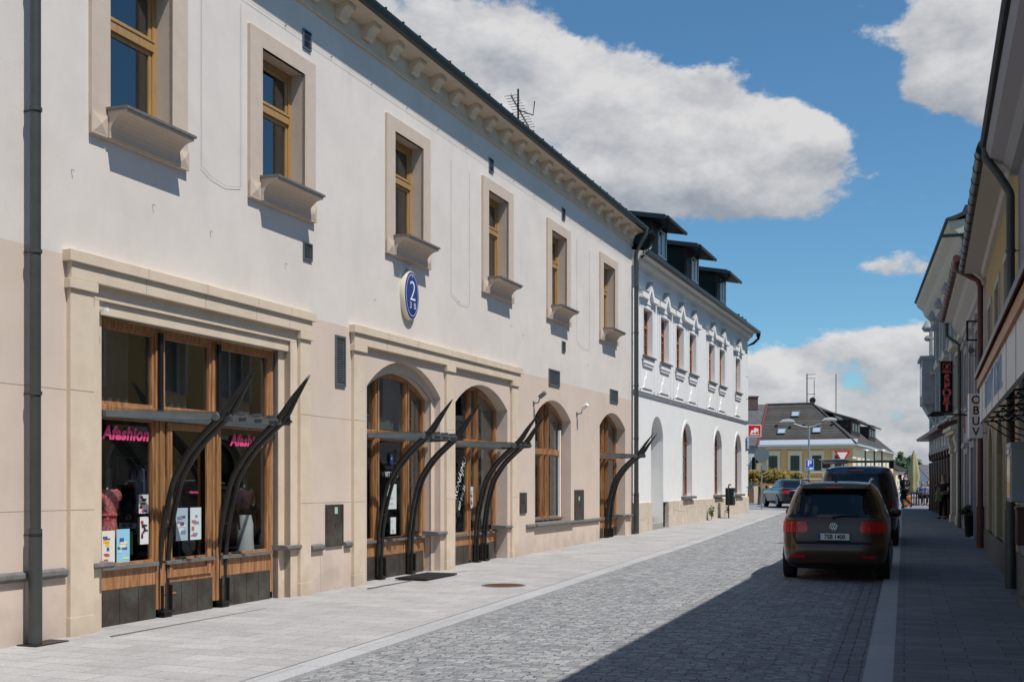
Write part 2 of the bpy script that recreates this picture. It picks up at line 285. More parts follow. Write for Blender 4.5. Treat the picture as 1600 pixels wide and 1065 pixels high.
# openings ------------------------------------------------------------
class Op:
    def __init__(s, s0, s1, z0, z1, rise=0, n=14): s.s0, s.s1, s.z0, s.z1, s.rise, s.n = s0, s1, z0, z1, rise, n
    def top(s, t):
        if s.rise <= 0: return s.z1
        a = (s.s1-s.s0)/2; c = (s.s0+s.s1)/2; r = s.rise; RR = (a*a+r*r)/(2*r)
        return s.z1+math.sqrt(max(RR*RR-(t-c)**2, 0))-(RR-r)
    def xs(s):
        if s.rise <= 0: return [s.s0, s.s1]
        return [(s.s0+s.s1)/2-(s.s1-s.s0)/2*math.cos(math.pi*i/s.n) for i in range(s.n+1)]
    def outline(s): return [(s.s0, s.z0)]+[(t, s.top(t)) for t in s.xs()]+[(s.s1, s.z0)]
    def inset(s, w, wb=None):
        wb = w if wb is None else wb
        return Op(s.s0+w, s.s1-w, s.z0+wb, s.z1-(w if s.rise <= 0 else 0), max(s.rise-w, .02) if s.rise > 0 else 0, s.n)
def wall(mb, s0, s1, z0, z1, ops, y=0, mi=0):
    br = {s0, s1}
    for o in ops: br |= {t for t in o.xs() if s0 < t < s1}
    br = sorted(br)
    for a, b in zip(br, br[1:]):
        if b-a < 1e-6: continue
        mid = (a+b)/2; act = sorted([o for o in ops if o.s0 < mid < o.s1], key=lambda o: o.z0)
        lo = (z0, z0)
        for o in act:
            bt = min(max(o.z0, z0), z1); ta = min(max(o.top(a), z0), z1); tb = min(max(o.top(b), z0), z1)
            if bt > lo[0]+1e-6: mb.quad((a, y, lo[0]), (b, y, lo[1]), (b, y, bt), (a, y, bt), mi)
            lo = (ta, tb)
        if lo[0] < z1-1e-6 or lo[1] < z1-1e-6: mb.quad((a, y, lo[0]), (b, y, lo[1]), (b, y, z1), (a, y, z1), mi)
def reveal(mb, o, y0, y1, mi=0, bottom=True):
    p = o.outline(); n = len(p)
    for i in range(n if bottom else n-1):
        a, b = p[i], p[(i+1) % n]; mb.quad((a[0], y0, a[1]), (b[0], y0, b[1]), (b[0], y1, b[1]), (a[0], y1, a[1]), mi)
def ring(mb, o, i, y0, y1, mi=0):
    p, q = o.outline(), i.outline(); n = len(p)
    for k in range(n):
        l = (k+1) % n
        P = lambda r, y: (r[0], y, r[1])
        mb.quad(P(p[k], y0), P(p[l], y0), P(q[l], y0), P(q[k], y0), mi); mb.quad(P(p[k], y1), P(p[l], y1), P(q[l], y1), P(q[k], y1), mi)
        mb.quad(P(p[k], y0), P(p[l], y0), P(p[l], y1), P(p[k], y1), mi); mb.quad(P(q[k], y0), P(q[l], y0), P(q[l], y1), P(q[k], y1), mi)
def pane(o, y, th=.006):
    mb = MB(); mb.prism(o.outline(), y, y+th, 'y'); return mb
def room(mb, s0, s1, y0, y1, z0, z1, mi=0):
    v = [(x, y, z) for z in (z0, z1) for y in (y0, y1) for x in (s0, s1)]
    mb.add(v, [(0, 2, 3, 1), (4, 5, 7, 6), (2, 6, 7, 3), (0, 4, 6, 2), (1, 3, 7, 5)], mi)

# ------------------------------------------------------------------ ground
GY = [(-40, -.05), (0, 0), (12, .03), (20, .06), (27, .12), (33, .20), (37, .25), (42, .31), (48, .38), (56, .44), (62, .47), (100, .5), (5000, .5)]
def g(Y):
    for (a, za), (b, zb) in zip(GY, GY[1:]):
        if Y <= b: return za+(zb-za)*(max(Y, a)-a)/(b-a)
    return .5
def lin(pts, Y):
    if Y <= pts[0][0]: (a, xa), (b, xb) = pts[0], pts[1]
    elif Y >= pts[-1][0]: (a, xa), (b, xb) = pts[-2], pts[-1]
    else:
        for (a, xa), (b, xb) in zip(pts, pts[1:]):
            if a <= Y <= b: break
    return xa+(xb-xa)*(Y-a)/(b-a)
LF = lambda Y: -9.25+.3861*Y if Y < 32.9 else -9.55+.3956*Y
LKo = [(-40, -17.96), (9.32, -1.895), (22.06, 2.255), (30.4, 5.18), (49, 11.5)]
lk = lambda Y: lin(LKo, Y)
rko = lambda Y: -.3436+.3406*Y
rki = lambda Y: -.0936+.3406*Y
rf = lambda Y: 1.33+.3611*Y if Y < 26.4 else (10.86+.34*(Y-26.4) if Y < 36.5 else 4.6+.29*Y)
Ys = [-40, -20, -10, -5, 0, 3, 6, 9, 12, 15, 18, 21, 24, 27, 30, 33, 36, 39, 42, 45, 48, 51]
def ribbon(name, fa, fb, dz, ys, m, label=None, nx=1, crown=0):
    mb = MB()
    for Y0, Y1 in zip(ys, ys[1:]):
        for i in range(nx):
            t0, t1 = i/nx, (i+1)/nx
            P = lambda Y, t: (fa(Y)+(fb(Y)-fa(Y))*t, Y, g(Y)+dz+crown*4*t*(1-t))
            mb.quad(P(Y0, t0), P(Y0, t1), P(Y1, t1), P(Y1, t0))
    o = mb.build(name, m); o['kind'] = 'structure'; return o
rotR = R(18.8)          # street heading, to lay the paving along it
setts = paving('granite_setts', ((.19, .20, .215), (.37, .37, .37)), .125, .078, rotR, .008, (.10, .10, .10), .55, .78, .12, .016, .5, .13)
slabs = paving('concrete_slabs', ((.345, .337, .33), (.40, .39, .38)), .60, .30, R(-21+42), .005, (.14, .14, .135), .25, .9, 0, .004, .5, .12)
slabs_r = paving('concrete_slabs_shade_darkened', ((.17, .17, .175), (.22, .22, .22)), .55, .24, rotR, .006, (.07, .07, .07), .25, .9, 0, .004, .37, .12)  # same grey slabs with this side's shade put into the colour
kerbm = paving('granite_kerb', ((.36, .362, .37), (.41, .41, .415)), 2.0, 1.0, rotR, .005, (.15, .15, .15), .2, .8, 0, .004, .5, .06)
gutterset = paving('granite_gutter_setts', ((.17, .175, .185), (.25, .25, .26)), .13, .118, rotR+R(90), .009, (.06, .06, .062), .8, .75, .05, .02, .5, .12)
ribbon('road', lk, rko, -.03, Ys, setts, nx=6, crown=.02)
ribbon('road_gutter_strip', lambda Y: rko(Y)-.36, rko, -.020, Ys, gutterset)
ribbon('left_kerb', lambda Y: lk(Y)-.30, lk, .0, Ys[:-1]+[49], kerbm)
ribbon('right_kerb', rko, rki, .0, Ys, kerbm)
mb = MB()
for Y0, Y1 in zip(Ys, Ys[1:]):
    for f in (lk, rko):
        mb.quad((f(Y0), Y0, g(Y0)-.06), (f(Y1), Y1, g(Y1)-.06), (f(Y1), Y1, g(Y1)), (f(Y0), Y0, g(Y0)))
mb.build('kerb_face', kerbm)['kind'] = 'structure'
ribbon('left_pavement', lambda Y: LF(Y)-.6, lambda Y: lk(Y)-.30, .004, Ys[:-1]+[49], slabs, nx=2)
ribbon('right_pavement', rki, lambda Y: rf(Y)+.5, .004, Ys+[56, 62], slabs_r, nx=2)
mb = MB(); c0 = (9.0, 49)
arc = [(11.5, 49), (12.3, 50.5), (12.6, 52), (12.2, 53.6), (11.0, 55.2), (8.5, 56.6), (4.0, 57.6), (0, 58), (0, 49)]
mb.prism([(x, y) for x, y in arc], g(50)-.1, g(50)+.012, 'z'); o = mb.build('corner_pavement', slabs); o['kind'] = 'structure'
mb = MB(); ys2 = [48.9, 52, 56, 62, 80, 110, 150, 240]
for Y0, Y1 in zip(ys2, ys2[1:]): mb.quad((-30, Y0, g(Y0)-.035), (90, Y0, g(Y0)-.035), (90, Y1, g(Y1)-.035), (-30, Y1, g(Y1)-.035))
mb.build('square', setts)['kind'] = 'structure'
mb = MB(); yg = [-300, -40, 0, 12, 20, 27, 33, 37, 42, 48, 56, 62, 100, 400, 3000]
for Y0, Y1 in zip(yg, yg[1:]): mb.quad((-3000, Y0, g(Y0)-.12), (3000, Y0, g(Y0)-.12), (3000, Y1, g(Y1)-.12), (-3000, Y1, g(Y1)-.12))
mb.build('ground', mat('plain_ground', (.16, .155, .14), .95, var=.1))['kind'] = 'structure'
hillm = mat('wooded_hill', (.05, .10, .055), .95, var=.35, vscale=.03, bump=.5, bscale=.2)
mb = MB(); hp = []
for i in range(61):
    x = -900+i*45; hp.append((x, 11+6.0*math.sin(i*.37)+3*math.sin(i*1.1)+(2 if x > 300 else 0)))
for (a, za), (b, zb) in zip(hp, hp[1:]):
    mb.add([(a, 760, 0), (b, 760, 0), (b, 900, zb), (a, 900, za), (b, 1300, 0), (a, 1300, 0)], [(0, 1, 2, 3), (3, 2, 4, 5)], 0, True)
mb.build('far_hill', hillm, smooth=True)['kind'] = 'structure'

# ================================================================== LEFT BUILDING
L = Frame(-9.25, 0, .3861, 1)
S0, S1 = 2.0, 35.22
B = L.root('town_house', 'long cream and peach rendered house with steel canopies on the left', 'building', S0)
ZB = 4.0
win_s = [13.154, 16.10, 19.97, 24.02, 27.81, 31.92]
WO = [Op(a+.29, a+1.35, 5.69, 7.40) for a in [9.3-.05, 5.4]+win_s]
shop = Op(13.32, 17.14, -.3, 3.60)
A2 = Op(19.36, 22.12, -.3, 3.16, .50); A3 = Op(22.78, 25.42, -.3, 3.13, .42); A4 = Op(27.08, 29.60, .74, 3.12, .42); A5 = Op(31.98, 34.45, -.3, 3.14, .39)
low = [shop, A2, A3, A4, A5]
mb = MB(); wall(mb, S0, S1, -.3, ZB, low)
for o in low[1:]: reveal(mb, o, 0, .25 if o is not A2 else .12, bottom=(o is A4))
reveal(mb, shop, 0, .10, bottom=False)
# second recess of arch 2 and of the shop
A2i = Op(19.5, 21.98, -.3, 3.12, .36)
wall_lo = mb
ring(wall_lo, A2, A2i, .12, .16); reveal(wall_lo, A2i, .12, .27, bottom=False)
shopi = Op(13.47, 16.99, -.3, 3.46); ring(wall_lo, shop, shopi, .10, .14); reveal(wall_lo, shopi, .10, .20, bottom=False)
wall_lo.build('lower_wall', pink, B)
mb = MB(); wall(mb, S0, S1, ZB, 8.44, WO)
mb.quad((S0, 0, -.3), (S0, 10, -.3), (S0, 10, 9.2), (S0, 0, 9.2)); mb.quad((S1, 0, -.3), (S1, 10, -.3), (S1, 10, 9.2), (S1, 0, 9.2)); mb.quad((S0, 10, -.3), (S1, 10, -.3), (S1, 10, 9.2), (S0, 10, 9.2))
mb.build('upper_wall', cream, B)
# eaves: frieze, soffit, brackets, gutter, roof
mb = MB(); mb.box(S0, S1, -.03, .2, 8.44, 9.05); mb.box(S0, S1, -.045, .0, 8.40, 8.445)
mb.prism([(-.03, 8.72), (-.10, 8.735), (-.38, 8.80), (-.40, 8.92), (.1, 8.98)], S0, S1+.05, 'x')
mb.build('eaves_cornice', stone, B)
nbr = 0; sb = 18.45-.82*14
while sb < S1-.2:
    mb = MB(); pr = [(-.028, 8.53), (-.08, 8.52), (-.115, 8.55), (-.13, 8.60), (-.17, 8.66), (-.235, 8.69), (-.25, 8.775), (-.028, 8.74)]
    mb.prism(pr, sb-.12, sb+.12, 'x'); mb.build('eaves_bracket', stone, B); sb += .82
mb = MB(); gp = [(-.40+.0, 8.93), (-.42, 8.84), (-.47, 8.80), (-.53, 8.82), (-.56, 8.90), (-.56, 8.94), (-.55, 8.94), (-.54, 8.89), (-.50, 8.83), (-.45, 8.83), (-.42, 8.93)]
mb.prism([(p[0]+.09, p[1]-.04) for p in gp], S0, S1+.06, 'x')
for k in range(60):
    t = S0+.3+k*.6
    if t < S1: mb.box(t, t+.03, -.478, -.30, 8.90, 8.925)
mb.build('gutter', gutter_m, B)
RZ = lambda y: 8.93+math.tan(R(31))*(y+.40)
mb = MB(); mb.add([(S0, -.40, RZ(-.40)), (S1+.1, -.40, RZ(-.40)), (S1+.1, 5, RZ(5)), (S0, 5, RZ(5)), (S1+.1, 10.4, RZ(-.4)), (S0, 10.4, RZ(-.4)), (S1+.1, -.40, RZ(-.40)-.06), (S0, -.4, RZ(-.4)-.06), (S1+.1, 5, RZ(5)-.06), (S0, 5, RZ(5)-.06)],
                 [(0, 1, 2, 3), (3, 2, 4, 5), (0, 1, 6, 7), (1, 2, 8, 6), (0, 3, 9, 7)])
mb.quad((S1, 0, 9), (S1, 10, 9), (S1, 5, RZ(5)-.03), (S1, 5, RZ(5)-.03)); mb.quad((S0, 0, 9), (S0, 10, 9), (S0, 5, RZ(5)-.03), (S0, 5, RZ(5)-.03))
mb.build('roof', rooft, B)
# plinth ledge
for a, b in ((S0, 12.80), (17.66, 18.0), (18.62, 18.82), (26.5, 27.05), (29.66, 31.9)):
    mb = MB(); mb.prism([(0.01, .76), (-.055, .735), (-.06, .69), (-.035, .66), (.01, .65)], a, b, 'x'); mb.build('plinth_ledge', ledge, B, bevel=.006)
mb = MB(); mb.prism([(0.2, .765), (-.10, .745), (-.105, .70), (-.05, .67), (.2, .66)], 27.0, 29.68, 'x')
mb.build('plinth_ledge', ledge, B, bevel=.006)
# upper windows
def upper_window(B, a, yo=0, mesh=[None]):
    o = Op(a+.29, a+1.35, 5.69, 7.40); out = Op(a, a+1.64, 5.60, 7.625)
    mb = MB()
    ring(mb, Op(a, a+1.64, 5.36, 7.625), Op(a+.29, a+1.35, 5.69, 7.40), -.05, .004)
    reveal(mb, o, -.05, .26, bottom=True)
    mb.box(a-.012, a+.23, -.062, -.04, 5.36, 5.60); mb.box(a+1.41, a+1.652, -.062, -.04, 5.36, 5.60)
    for c in (a+.11, a+1.53): mb.add([(c-.11, -.062, 5.375), (c+.11, -.062, 5.375), (c+.11, -.062, 5.585), (c-.11, -.062, 5.585), (c, -.085, 5.48)], [(0, 1, 4), (1, 2, 4), (2, 3, 4), (3, 0, 4)])
    s_ = mb.build('window_surround', surr, B, bevel=.004)
    mb = MB(); pr = [(-.05, 5.36)]+[(-.07-.235*(1-math.cos(i*math.pi/16)), 5.36+.30*math.sin(i*math.pi/16)) for i in range(9)]
    pr = [(-.05, 5.37), (-.075, 5.37)]+[(-.075-.235*(1-math.cos(i*math.pi/14)), 5.39+.23*math.sin(i*math.pi/14)) for i in range(8)]+[(-.315, 5.665), (-.05, 5.665)]
    mb.prism(pr, a+.24, a+1.40, 'x'); mb.build('sill_corbel', surr, B)
    mb = MB(); mb.prism([(.24, 5.70), (-.335, 5.685), (-.335, 5.655), (.24, 5.668)], a+.215, a+1.425, 'x'); mb.build('sill', ledge, B)
    i = o.inset(.02); mb = MB()
    fi = o.inset(.075); ring(mb, o, fi, .18, .25)
    mb.box(o.s0+.06, o.s1-.06, .165, .245, 6.68, 6.80); mb.box(o.s0+.06, o.s1-.06, .155, .18, 6.785, 6.81)
    for z0, z1 in ((5.765, 6.68), (6.80, 7.325)):
        q = Op(o.s0+.075, o.s1-.075, z0, z1); ring(mb, q, q.inset(.05), .195, .235)
    fr = mb.build('window_frame', honey, B, bevel=.004)
    pm = pane(Op(o.s0+.1, o.s1-.1, 5.8, 7.3), .216); gl = pm.build('window_pane', glass_up, fr)
    mb = MB();     room(mb, a, a+1.64, .26, 2.2, 5.4, 7.6); mb.build('room', interior2, B)
    mb = MB(); n = 26; pts = []
    for k in range(n+1): pts.append((a+.36+.40*k/n, .36+.018*math.sin(k*1.7)))
    vs = [(x, y, z) for z in (5.72, 7.40) for x, y in pts]
    mb.add(vs, [(k, k+1, k+n+2, k+n+1) for k in range(n)], 0, True); mb.build('curtain', curtain, B)
for a in [9.25, 5.4]+win_s: upper_window(B, a)

def woodwork(B, o, y, posts, transom, sill_z, wd=orange, stile=.075, panel=True, low=.12, paneltop=.44, name='shop_frame', lowrail=True, hbar=None):
    """timber frame filling opening o (frame plane y..y+.08)"""
    mb = MB(); i = o.inset(stile, 0); ring(mb, Op(o.s0, o.s1, low, o.z1, o.rise), Op(o.s0+stile, o.s1-stile, low+.02, i.z1, i.rise), y, y+.09)
    for (a, b) in posts:
        tp = min(i.top(a), i.top(b)); w3 = (b-a)/3
        mb.box(a, a+w3-.006, y-.012, y+.08, low, tp+.02); mb.box(a+w3+.006, b-w3-.006, y-.028, y+.08, low, tp+.02); mb.box(b-w3+.006, b, y-.012, y+.08, low, tp+.02); mb.box(a+.01, b-.01, y+.02, y+.07, low, tp)
    mb.box(o.s0+.03, o.s1-.03, y-.008, y+.075, transom-.06, transom+.07)
    ed = [o.s0+stile]+[v for p in posts for v in p]+[o.s1-stile]
    cells = [(ed[k], ed[k+1]) for k in range(0, len(ed), 2)]
    for a, b in cells:     # glazing beads
        q = Op(a, b, sill_z, transom-.06); ring(mb, q, q.inset(.035), y+.012, y+.07)
        if lowrail: mb.box(a, b, y-.004, y+.07, paneltop, sill_z-.036)
        if o.rise <= 0:
            q = Op(a, b, transom+.07, i.z1); ring(mb, q, q.inset(.035), y+.012, y+.07)
    fr = mb.build(name, wd, B, bevel=.004)
    mb = MB()
    for a, b in cells: mb.box(a-.01, b+.01, y-.05, y+.05, sill_z-.035, sill_z+.008)
    mb.build('sill', ledge, fr, off=None)
    if panel:
        mb = MB()
        for a, b in cells:
            n = max(2, int((b-a)/.24)); 
            for k in range(n):
                x0 = a+(b-a)*k/n; x1 = a+(b-a)*(k+1)/n; mb.box(x0+.004, x1-.004, y-.012, y+.06, low-.1, paneltop)
        mb.build('kick_panel', coppanel, fr)
    gp = Op(o.s0+stile*.6, o.s1-stile*.6, sill_z, i.z1+.01, i.rise)
    gl = pane(gp, y+.045).build('window_pane', glass, fr)
    return fr, gl
def canopy(B, sA, sB, w0, w1, zc=2.40):
    path = [(.19, .10), (.185, .6), (.13, 1.1), (.0, 1.62), (-.13, 1.86), (-.285, 2.06), (-.48, 2.24), (-.72, 2.45), (-.90, 2.70), (-1.12, 2.98)]
    # frame: wall beam, tie between the blades, end clamps
    mb = MB(); y0 = -.66
    mb.box(w0, w1, .10, .16, zc-.035, zc+.035)
    def bar(p, q, hw, z0, z1):
        d = Vector((q[0]-p[0], q[1]-p[1])).normalized(); n = Vector((-d.y, d.x))*hw
        mb.prism([(p[0]-n.x, p[1]-n.y), (q[0]-n.x, q[1]-n.y), (q[0]+n.x, q[1]+n.y), (p[0]+n.x, p[1]+n.y)], z0, z1, 'z')
    bar((w0+.03, .10), (sA-.02, y0), .012, zc-.035, zc+.035); bar((w1-.03, .10), (sB+.12, y0), .012, zc-.035, zc+.035)
    bar((sA-.02, y0), (sB+.12, y0), .012, zc-.04, zc+.035)
    bar((w0+.03, .10), (sA-.02, y0), .028, zc-.041, zc-.036)
    k = 0
    for t in [sA-.02+i*(sB+.14-sA)/4 for i in range(5)]:
        mb.box(t-.008, t+.008, y0-.10, y0+.03, zc-.035, zc+.075); mb.tube([(t, y0-.02, zc+.01), (t, y0-.12, zc+.01)], .018, 8)
    for t in (sA, sB): mb.tube([(t-.14, y0, zc), (t+.16, y0, zc)], .032, 10); mb.lathe([(.045, -.02), (.05, 0), (.045, .02)], 10, (t-.15, y0, zc), 'x')
    can = mb.build('canopy', zinc, B)
    mb = MB(); mb.prism([(w0, .10), (w1, .10), (sB+.16, y0-.03), (sA-.06, y0-.03)], zc+.048, zc+.062, 'z'); mb.build('glass_sheet', canglass, can)
    for t in (sA, sB):
        for sg in (-1, 1):
            mb = MB(); pts = []; rad = []
            for i, (y, z) in enumerate(path):
                tt = i/(len(path)-1); sp_ = .074*(1 if tt < .75 else (1-(tt-.75)/.25*.8)); pts.append((t+sg*sp_, y, z)); rad.append([.032, .034, .037, .040, .043, .046, .048, .050, .036, .003][i])
            # densify
            P2 = []; R2 = []
            for i in range(len(pts)-1):
                for j in range(3):
                    f = j/3; p0 = Vector(pts[max(i-1, 0)]); p1 = Vector(pts[i]); p2 = Vector(pts[i+1]); p3 = Vector(pts[min(i+2, len(pts)-1)])
                    P2.append(.5*((2*p1)+(p2-p0)*f+(2*p0-5*p1+4*p2-p3)*f*f+(3*p1-p0-3*p2+p3)*f**3)); R2.append(rad[i]*(1-f)+rad[i+1]*f)
            P2.append(Vector(pts[-1])); R2.append(rad[-1])
            mb.tube(P2, R2, 8, flat=(.70, 1.0)); mb.build('blade', steel, can)
        mb = MB(); mb.box(t-.10, t+.10, .10, .26, .10, .125); mb.box(t-.07, t+.07, .12, .25, .02, .10)
        for z in (.22, .36, 1.0, 1.5, 1.95): 
            y = [p[0] for p in path if p[1] >= z][0] if z > .4 else .19
        mb.box(t-.085, t-.075, .12, .25, .125, .42); mb.box(t+.075, t+.085, .12, .25, .125, .42)
        mb.build('foot', steel, can)
        for (y, z) in ((.187, .3), (.18, .7), (.125, 1.12), (.0, 1.62), (-.27, 2.045)): mb = MB(); mb.tube([(t-.07, y, z), (t+.07, y, z)], .012, 6); mb.build('spacer_bolt', steel, can)
    return can
# --- shop (three bays)
fr1, gl1 = woodwork(B, shopi, .19, [(14.49, 14.655), (15.60, 15.78)], 2.44, .70, low=.14)
mb = MB()
for a in (14.53, 15.68): mb.box(a-.02, a+.04, .13, .165, 2.44, 3.40)
mb.build('steel_post', black, fr1)
mb = MB(); mb.box(14.78, 14.86, .17, .18, .3, .32); q = Op(14.69, 15.56, .5, 2.36); ring(mb, q, q.inset(.09), .165, .20)
dr = mb.build('door', orange, B, bevel=.004); mb = MB(); mb.tube([(14.74, .15, 1.0), (14.74, .11, 1.0), (14.74, .11, 1.25), (14.74, .15, 1.25)], .01, 8); mb.build('handle', black, dr)
canopy(B, 14.64, 15.80, 13.5, 16.97)
# portal 1 stone
def portal(B, c0, c1, pil, name='stone_portal', inner=True):
    mb = MB()
    mb.box(c0, c1, -.11, .02, 3.93, 4.05); mb.box(c0+.055, c1-.055, -.075, .02, 3.76, 3.93)
    for (a, b) in pil:
        mb.box(a-.035, b+.035, -.085, .02, 3.655, 3.757); mb.box(a, b, -.055, .02, -.1, 3.655)
        mb.box(a-.004, b+.004, -.058, .02, -.1, .235)
    return mb.build(name, stone, B, bevel=.005)
jm = mat('joint_mortar', (.44, .36, .29), .95); jl = []  # thin strips in a darker tone for the mortar joints
for t in (14.0, 15.1, 16.2, 17.0, 19.9, 21.0, 22.4, 23.5, 24.8): jl += [(t, t+.007, -.1125, -.1095, 3.93, 4.05), (t, t+.006, -.0775, -.0745, 3.76, 3.93)]
for (a, b) in ((12.83, 13.18), (17.32, 17.60), (18.86, 19.20), (22.28, 22.60), (25.57, 25.93)): jl += [(a, b, -.0575, -.0545, z, z+.006) for z in (1.35, 2.6)]
for t in (6.0, 9.5, 11.6, 12.25, 17.95): jl.append((t, t+.006, -.0025, .001, -.1, .65))
for z in (1.35, 2.6): jl += [(2.0, 12.83, -.0022, .001, z, z+.005), (17.6, 18.86, -.0022, .001, z, z+.005)]
for q in jl: mb = MB(); mb.box(*q); mb.build('mortar_joint', jm, B)
portal(B, 12.77, 17.66, [(12.83, 13.18), (17.32, 17.60)])
portal(B, 18.79, 26.05, [(18.86, 19.20), (22.28, 22.60), (25.57, 25.93)])
mb = MB()
for a, b in ((13.18, 13.32), (17.14, 17.32)): mb.box(a, b, -.004, .1, -.1, 3.6)
for a, b in ((13.32, 13.47), (16.99, 17.14)): mb.box(a, b, .096, .19, -.1, 3.46)
mb.box(13.32, 17.14, .03, .19, 3.46, 3.598); mb.box(13.18, 17.32, -.004, .14, 3.602, 3.76)
mb.build('stepped_jamb', stone, B, bevel=.004)
for a, b, y0 in ((13.17, 13.50, -.03), (16.97, 17.34, -.03), (21.9, 22.30, -.03), (25.2, 25.60, -.02), (34.1, 34.47, -.01), (34.45, 35.0, -.05)): mb = MB(); mb.prism([(.27, .79), (y0-.03, .77), (y0-.04, .735), (y0, .71), (.27, .70)], a, b, 'x'); mb.build('jamb_cap', ledge, B)
# --- arch 2, 3, 4, 5
fr2, gl2 = woodwork(B, A2i, .245, [(20.10, 20.23), (21.21, 21.34)], 2.44, .70, low=.14)
canopy(B, 20.16, 21.28, 19.55, 21.95)
o = Op(A3.s0, A3.s1, -.3, A3.z1, A3.rise); fr3, gl3 = woodwork(B, o, .245, [(23.96, 24.04), (24.34, 24.42)], 2.42, .66, low=.14)
canopy(B, 24.22, 24.62, 22.85, 25.40, 2.37)
fr4, gl4 = woodwork(B, A4, .22, [(28.14, 28.21), (28.50, 28.58)], 2.36, .84, panel=False, low=.76, paneltop=.78)
o = Op(A5.s0, A5.s1, -.3, A5.z1, A5.rise); fr5, gl5 = woodwork(B, o, .245, [(33.06, 33.14), (33.46, 33.54)], 2.38, .70, low=.2)
canopy(B, 33.24, 33.60, 32.05, 34.40, 2.37)
mb = MB(); mb.box(29.35, 29.42, .19, .24, .80, 2.9); mb.build('shutter_rail', whitep, B)
for (a, b, z0, z1, nm) in ((19.62, 21.9, 2.55, 3.55, 'reflection_sheet'), (22.9, 23.9, .9, 3.5, 'reflection_sheet'), (24.5, 25.35, .9, 3.5, 'reflection_sheet'), (27.15, 29.55, .9, 3.5, 'reflection_sheet'), (32.05, 33.0, .9, 3.45, 'reflection_sheet'), (33.6, 34.4, .9, 3.45, 'reflection_sheet'), (13.55, 14.4, 2.5, 3.4, 'reflection_sheet'), (14.7, 15.5, 2.5, 3.4, 'reflection_sheet'), (15.85, 16.9, 2.5, 3.4, 'reflection_sheet')):  # added grey-green sheets behind the panes, standing in for pale reflections in the glass
    mb = MB(); n = 20; mb.add([(a+(b-a)*k/n, .50+.02*math.sin(k*1.9), z) for z in (z0, z1) for k in range(n+1)], [(k, k+1, k+n+2, k+n+1) for k in range(n)], 0, True); mb.build(nm, mat('grey_green_reflection', (.115, .13, .125), .9, var=.25, vscale=1.5), B)
# interior behind the shop glass
mb = MB(); room(mb, 12.9, 17.6, .28, 4.2, .10, 3.7); room(mb, 19.0, 22.5, .34, 4.2, .10, 3.9); room(mb, 22.52, 26.0, .34, 4.2, .10, 3.9); room(mb, 26.6, 30.2, .32, 4, .3, 3.9); room(mb, 31.5, 34.9, .34, 3.6, .2, 3.9)
mb.build('shop_interior', interior, B)
# downpipes, vents, service boxes
def downpipe(B, s, top, z0, r=.06, m=pipe_m, y=-.14, eave=-.42, name='downpipe', rings=(1.1, 2.5, 3.9, 5.3, 6.6, 7.9)):
    mb = MB(); mb.tube([(s, y, z0), (s, y, .9), (s, y, top-.75), (s, y-.01, top-.68), (s, (y+eave)/2, top-.4), (s, eave, top-.16), (s, eave, top)], r, 14)
    mb.tube([(s, y, z0), (s, y, z0+1.15)], r+.012, 14)
    for z in rings:
        if z < top-.9: mb.tube([(s, y, z), (s, y, z+.035)], r+.012, 14); mb.box(s-.012, s+.012, y, .01, z+.008, z+.022)
    return mb.build(name, m, B)
downpipe(B, 12.25, 8.86, .03, .053)
mb = MB(); mb.box(12.13, 12.58, -.26, -.02, .03, .045); mb.build('drain_plate', steel, B)
downpipe(B, 35.12, 8.86, .22, .065, rings=(1.3, 2.9, 4.4, 5.9, 7.2))
mb = MB(); mb.tube([(35.5, -.47, 8.84), (35.75, -.5, 8.7), (35.6, -.42, 8.35), (35.2, -.25, 8.1)], .07, 10); mb.build('gutter_elbow', gutter_m, B)
def grille(B, a, b, z0, z1, slats, cols=1, m=zinc, frame=.035):
    mb = MB(); ring(mb, Op(a, b, z0, z1), Op(a+frame, b-frame, z0+frame, z1-frame), -.025, .0)
    mb.box(a+frame, b-frame, -.003, .0, z0+frame, z1-frame)
    cw = (b-a-2*frame)/cols; h = (z1-z0-2*frame)/slats
    for c in range(cols):
        for i in range(slats):
            z = z0+frame+h*i; x0 = a+frame+cw*c+.01; x1 = x0+cw-.02
            mb.add([(x0, -.02, z+h*.15), (x1, -.02, z+h*.15), (x1, -.003, z+h*.75), (x0, -.003, z+h*.75)], [(0, 1, 2, 3)])
    return mb.build('vent_grille', m, B)
grille(B, 18.36, 18.66, 3.08, 3.84, 20); grille(B, 27.97, 28.72, 3.86, 4.24, 9, 3); grille(B, 32.9, 33.65, 3.80, 4.16, 8, 3)
bluev = mat('blue_grey_vent', (.10, .14, .19), .5)
for s_, z_ in ((17.45, 7.79), (28.9, 7.82), (24.4, 7.8)): grille(B, s_, s_+.22, z_, z_+.27, 9, 1, bluev, .015)
for s_, z_ in ((17.46, 4.80), (28.9, 4.72)): grille(B, s_, s_+.24, z_, z_+.25, 7, 1, zinc, .02)
def cabinet(B, a, b, z0, z1, sticker=None):
    mb = MB(); mb.box(a, b, -.03, .01, z0, z1); ring(mb, Op(a+.02, b-.02, z0+.02, z1-.02), Op(a+.035, b-.035, z0+.035, z1-.035), -.034, -.028)
    mb.box((a+b)/2-.012, (a+b)/2+.012, -.045, -.03, (z0+z1)/2-.02, (z0+z1)/2+.02)
    c = mb.build('meter_cabinet', coppanel, B, bevel=.004)
    if sticker:
        mb = MB(); mb.box(a+sticker[0], a+sticker[0]+.09, -.037, -.0345, z0+sticker[1], z0+sticker[1]+.10); mb.build('sticker', mat('green_white_sticker', (.35, .55, .40), .5), c)
cabinet(B, 18.08, 18.58, .70, 1.32, (.22, .48)); cabinet(B, 26.12, 26.5, 1.0, 1.44); cabinet(B, 29.85, 30.55, .72, 1.48, (.25, .5))
mb = MB()
